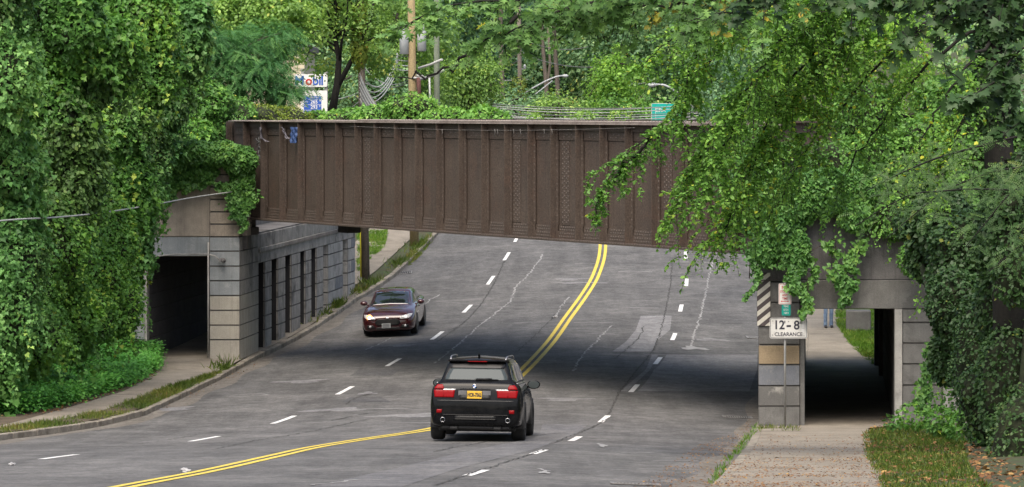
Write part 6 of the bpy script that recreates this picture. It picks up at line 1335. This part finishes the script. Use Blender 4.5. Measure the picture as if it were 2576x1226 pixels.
for y0 in (140, 152, 164, 176): 
    c = at(999, y0, 140); bm = B(); lathe(bm, [(.03, -.1), (.075, -.08), (.04, -.03), (.075, .01), (.04, .05), (.03, .1)], tuple(c), 'z', 10); tube(bm, [c, at(1033, y0+3, 140)], .022, 5); obj('insulator', fix(bm), M['trafo'], PB)
bm = B(); tube(bm, [at(1036, 190, 140), at(1062, 192, 140), at(1064, 193, 139.8)], .06, 6); tube(bm, [at(1036, 196, 139.8), at(1060, 197, 139.8)], .05, 6); obj('bracket', fix(bm), M['wire_pale'], PB)
bm = B(); tube(bm, [at(1053, 195, 139.8), at(1055, 280, 139.8)], .1, 8); obj('riser_guard', fix(bm), mat('riser_brown', (.09, .03, .025), (.06, .025, .02), 4, .8), PB)
for (xa, ya, xb, yb) in ((1053, 172, 1112, 150), (1058, 200, 1116, 177)):
    bm = B(); tube(bm, [at(xa, ya, 139), at((xa+xb)/2, (ya+yb)/2+2, 138.6), at(xb, yb, 138)], .055, 8); tag(obj('cable', fix(bm), M['wire_pale']), 'thick pale spliced cable '+('higher' if ya < 180 else 'lower')+' of the pair right of the tan pole', 'cable', 'cables beyond the bridge')
PC = pole('greenish treated utility pole right of the tan pole', 1099, 270, 1098, -120, 156, .15, M['pole_green'])
bm = B(); tube(bm, [at(1080, 190, 155.7), at(1083, 290, 155.7)], .05, 5); obj('conduit', bm, M['wire_pale'], PC)
PD = pole('grey utility pole carrying the long street lamp arm', 1309, 290, 1303, -120, 200, .135, M['pole_grey'])
for y in (97, 134, 168): 
    c = at(1320, y, 200); bm = B(); lathe(bm, [(.03, -.15), (.12, -.12), (.06, -.04), (.12, .02), (.06, .08), (.03, .15)], tuple(c), 'z', 10); tube(bm, [at(1304, y+7, 200), at(1320, y+6, 200)], .04, 5); obj('insulator', fix(bm), M['trafo'], PD)
Pp, Nn = ell_pts([np.array([*at(1306, y, 200), .55, .5, .8]) for y in (225, 260, 290)], 1500, .3, 9, .6, 1.05); leaves('ivy', Pp, Nn, np.array([0, 0, -1])+rnd(len(Pp))*.5, .16, .4+rng.normal(size=len(Pp))*.2, G['vine_leaf_olive'], 'diamond', PD)
def lamp(lab, arm, arm2, head, D, m=None):
    t = thing('street_lamp', lab, 'street lamp', tuple(at(*arm[0], D)), group='street lamps'); bm = B(); tube(bm, [at(x, y, D) for x, y in arm], .05, 8)
    if arm2: tube(bm, [at(x, y, D) for x, y in arm2], .035, 7)
    obj('arm', fix(bm), M['alu'], t); bm = B(); a = at(*head[0], D); b = at(*head[1], D); tube(bm, [a, a*.75+b*.25, a*.3+b*.7, b], [.05, .13, .15, .06], 10)
    for v in bm.verts: v.co.z = a[2]+(v.co.z-a[2])*.7
    obj('lamp_head', fix(bm), M['alu'], t); return t
lamp('street lamp on a long braced arm reaching right from the grey pole', [(1309, 242), (1340, 222), (1375, 203), (1400, 193), (1413, 191)], [(1311, 262), (1350, 235), (1390, 203)], [(1413, 191), (1430, 192)], 200)
L2 = lamp('street lamp with a downward curved white arm half hidden above the green road sign', [(1724, 300), (1722, 262), (1714, 245), (1700, 230), (1685, 220), (1670, 214), (1650, 213)], None, [(1655, 213), (1628, 216)], 150)
bm = B(); c = at(1724, 300, 150); tube(bm, [(c[0], c[1], float(groundz(c[0], c[1]))), tuple(c)], [.11, .08], 8); obj('post', fix(bm), M['alu'], L2)
# ------------------------------------------------------------------ overhead cables
def wire(a, b, Da, Db, sag, r, m, lab):
    # catenary between two points; sag in metres
    A, Bq = at(*a, Da), at(*b, Db); bm = B(); tube(bm, [A+(Bq-A)*t-np.array([0, 0, sag*4*t*(1-t)]) for t in np.linspace(0, 1, 18)], r, 4)
    tag(obj('cable', bm, m), lab, 'cable', 'cables beyond the bridge')
rows_ = [((1240, 262), (1760, 265), 'uppermost of the long cables'), ((1240, 267), (1760, 262), 'second of the long cables'), ((1240, 271), (1760, 268), 'third of the long cables'), ((1200, 281), (1760, 282), 'middle long cable'), ((1130, 287), (1760, 285), 'fourth lowest of the long cables'), ((1200, 283), (1760, 291), 'third lowest of the long cables'), ((1110, 290), (1760, 295), 'second lowest of the long cables'), ((1150, 294), (1760, 299), 'lowest of the long cables')]
for i, (a, b, l) in enumerate(rows_): wire(a, b, 134, 124, .16+.04*(i % 3), .019, M['wire_pale'] if i % 3 else M['wire'], l+' right of the grey pole, above the girder')
for i, (a, b) in enumerate((((1115, 282), (1308, 243)), ((1115, 285), (1310, 246)), ((1140, 290), (1310, 250)))): wire(a, b, 170, 200, .25, .028, M['wire'], ('top', 'middle', 'bottom')[i]+' of three cables rising rightwards to the grey pole')
for i in range(4): wire((1000, 142+12*i), (918-8*i, 200+14*i), 140, 132, .75, .026, M['wire_pale'], ('highest', 'second', 'third', 'lowest')[i]+' pale cable sagging left from the tan pole')
for i in range(11): wire((905, 185+7*i), (1000+9*i, 292+i), D0-.2, 118+i, .5+.07*i, .026, M['wire_pale'] if i % 2 else M['wire'], ('first', 'second', 'third', 'fourth', 'fifth', 'sixth', 'seventh', 'eighth', 'ninth', 'tenth', 'eleventh')[i]+' cable down in the bundle drooping from the leaning brown pole')
for i, (a, b, s) in enumerate((((845, 250), (905, 232), .05), ((835, 292), (905, 255), .1), ((915, 168), (1030, 200), .5), ((910, 205), (1035, 205), .3), ((1140, 198), (1330, 200), .1), ((1310, 132), (1130, 200), .3), ((1308, 150), (1130, 215), .3), ((1310, 97), (1480, 118), .4), ((1312, 135), (1560, 160), .5), ((1500, 210), (1630, 208), .1))):
    wire(a, b, 150 if i < 4 else 198, 140 if i < 4 else 205, s, .024, M['wire_pale'] if i in (0, 1, 4, 9) else M['wire'], ['short taut cable above the price sign post', 'thick cable slanting up to the leaning brown pole', 'cable from the leaning pole to the tan pole bracket', 'lower cable from the leaning pole to the tan pole', 'level pale cable crossing the yellow bush', 'upper thin wire left of the grey pole', 'lower thin wire left of the grey pole', 'highest wire right of the grey pole', 'second wire right of the grey pole', 'short pale wire left of the curved street lamp'][i])
wA = at(0, 556, 80); bm = B(); ctl = [at(-420, 590, 74), at(-150, 572, 75), at(0, 556, 77), at(130, 548, 81), at(260, 535, 87), at(400, 513, 93.5), at(500, 495, 97.5), at(586, 483, 99.7)]
d_ = np.r_[0, np.cumsum([np.linalg.norm(b-a) for a, b in zip(ctl[:-1], ctl[1:])])]; s_ = np.linspace(0, d_[-1], 40); C_ = np.array(ctl)
tube(bm, np.stack([_dense_i(d_, C_[:, i], s_) for i in range(3)], -1), .021, 6); tag(obj('cable', bm, M['wire_pale']), 'pale cable strung across the vines from the left edge to the parapet', 'cable')
# ------------------------------------------------------------------ fuel price sign, green road sign, building
M['sign_box'] = mat('sign_box_white', (.72, .72, .7), (.62, .62, .6), 3, .4); M['fuel_blue'] = mat('fuel_blue', (.03, .1, .42), (.03, .09, .36), 4, .4); M['fuel_red'] = mat('fuel_red', (.55, .02, .03), None, 6, .4)
DG = 150; gz_ = lambda y: CAMZ-(y-HY)*DG/F
def gX(u, v): return ((1100+u/4.378)*.6289-CX)*DG/F, CAMZ-((200+v/4.378)*.6289-HY)*DG/F
FS = thing('fuel_price_sign', 'white fuel station sign with a blue price board under it, half hidden by leaves', 'sign', (at(795, 280, DG)[0], DG, float(groundz(at(795, 280, DG)[0], DG))))
xl, zt2 = gX(340, 425); xr, zb2 = gX(915, 650); bm = B(); rrect(bm, xl, xr, DG, zb2, zt2, .1, .35); N1 = obj('name_panel', fix(bm), M['sign_box'], FS)
hL = .52
for ch, u, m_, sz in (('M', 430, 'fuel_blue', 1), ('o', 592, 'fuel_red', 1), ('b', 710, 'fuel_blue', 1), ('i', 787, 'fuel_blue', 1), ('l', 826, 'fuel_blue', 1)):
    x, z = gX(u, 545); text('lettering', ch, .60, (x, DG-.01, z), M[m_], N1, bold=.012, ext=.006)
xl, zt3 = gX(450, 712); xr, zb3 = gX(915, 1180); bm = B(); rrect(bm, xl, xr, DG, zb3, zt3, .03, .4); N2 = obj('price_panel', fix(bm), M['sign_box'], FS)
for v0, v1 in ((812, 865), (872, 955), (965, 1050), (1060, 1140)):
    a = gX(505, v0); b = gX(812, v1); bm = B(); box(bm, a[0], b[0], DG-.012, DG-.001, b[1], a[1]); obj('price_row', bm, M['fuel_blue'], N2)
def gt(s, u, v, h, sx=.9, bold=.004): x, z = gX(u, v); text('lettering', s, h/4.378*.6289*DG/F/.7, (x, DG-.018, z), M['sign_box'], N2, bold=bold, ext=.004, sx=sx)
gt('Cash or Credit', 690, 838, 28, .62, .001); gt('265', 685, 913, 66, .88); gt('9', 790, 893, 32); gt('293', 685, 1005, 66, .88); gt('9', 785, 990, 32); gt('5', 735, 1085, 50); gt('REGULAR', 545, 913, 20, .55, .001); gt('SPECIAL', 545, 988, 20, .55, .001)
bm = B(); 
for u in (480, 890): x, z = gX(u, 1180); box(bm, x-.08, x+.08, DG+.1, DG+.3, float(groundz(x, DG))-.3, z+2.3)
obj('post', bm, M['post_steel'], FS)
D2 = 142
def hX(u, v): return ((2550+u/6.128)*.6289-CX)*D2/F, CAMZ-((300+v/6.13)*.6289-HY)*D2/F
M['road_green'] = mat('road_sign_green', (.0, .36, .3), (.0, .32, .27), 4, .4)
RS = thing('road_sign', 'teal green highway sign with white lettering behind the drooping leaves', 'road sign', (hX(760, 0)[0], D2, float(groundz(hX(760, 0)[0], D2))))
a = hX(340, 695); b = hX(1190, 1150); bm = B(); rrect(bm, a[0], b[0], D2, b[1], a[1], .05, .012); Pn = obj('panel', fix(bm), M['road_green'], RS)
bm = B(); frame(bm, a[0]+.004, b[0]-.004, D2-.004, b[1]+.004, a[1]-.004, .02, .05); frame(bm, hX(440, 0)[0], b[0]-.06, D2-.004, b[1]+.02, hX(0, 785)[1], .02, .02); obj('border', fix(bm), M['sign_white'], Pn)
q_ = hX(560, 870); text('lettering', 'CRA', .24, (q_[0], D2-.006, q_[1]), M['sign_white'], Pn, ext=.003, bold=.003)
bm = B()
for u in (450, 1080): x, z = hX(u, 1150); tube(bm, [(x, D2+.05, float(groundz(x, D2))-.3), (x, D2+.05, z+.8)], .05, 8)
obj('post', fix(bm), M['post_steel'], RS)
M['cream'] = mat('cream_render', (.62, .55, .4), (.52, .46, .34), 1.5, .9, .1, 20); M['roof_grey'] = mat('roof_felt', (.16, .15, .15), None, 3, .9); M['window_dark'] = glassy('window_glass', (.03, .035, .04), .08)
D3 = 168; xl = at(690, 0, D3)[0]; xr = at(766, 0, D3)[0]; zg = float(groundz(xr, D3)); zt4 = at(0, 130, D3)[2]
BL = thing('building', 'cream rendered building half hidden behind the feathery tree and price sign', 'building', ((xl+xr)/2, D3, zg)); bm = B(); box(bm, xl-6, xr, D3, D3+9, zg-.5, zt4, 0, .02); obj('wall', bm, M['cream'], BL)
bm = B(); box(bm, xl-6.2, xr+.2, D3-.2, D3+9.2, zt4+.002, zt4+.35, 0, .03); obj('roof', bm, M['roof_grey'], BL)
for x in (xl-4.5, xl-2.2, xl+.1): bm = B(); box(bm, x-.5, x+.5, D3-.03, D3+.05, zg+3.4, zg+5.0); obj('window', bm, M['window_dark'], BL)
# ------------------------------------------------------------------ light, sky, camera
w = bpy.data.worlds.new('World'); scene.world = w; w.use_nodes = True; nt = w.node_tree; bg = nt.nodes['Background']
sky = nt.nodes.new('ShaderNodeTexSky'); sky.sky_type = 'NISHITA'; sky.sun_disc = False; sky.sun_elevation = R(58); sky.sun_rotation = R(195); sky.air_density = 1.0; sky.dust_density = 6.0; sky.ozone_density = .6
nt.links.new(sky.outputs[0], bg.inputs[0]); bg.inputs[1].default_value = .15
sun = bpy.data.lights.new('sun', 'SUN'); sun.energy = 1.9; sun.angle = R(50); sun.color = (1, .955, .87); so = bpy.data.objects.new('sun', sun); COL.objects.link(so)
el, az = R(58), R(195); dvec = Vector((math.sin(az)*math.cos(el), math.cos(az)*math.cos(el), math.sin(el))); so.rotation_euler = dvec.to_track_quat('Z', 'Y').to_euler()
cam = bpy.data.cameras.new('camera'); co = bpy.data.objects.new('camera', cam); COL.objects.link(co); co.location = (0, 0, CAMZ); co.rotation_euler = (R(90), 0, 0)
cam.sensor_width = 36; cam.lens = 36*F/2576; cam.shift_y = -(613-HY)/2576; cam.clip_start = .5; cam.clip_end = 2000; scene.camera = co
vs = scene.view_settings; vs.view_transform = 'Standard'; vs.look = 'None'; vs.exposure = EXPOSURE; vs.gamma = 1; vs.use_curve_mapping = False
scene.cycles.use_denoising = True; scene.cycles.max_bounces = 8; scene.cycles.diffuse_bounces = 4; scene.cycles.transparent_max_bounces = 4
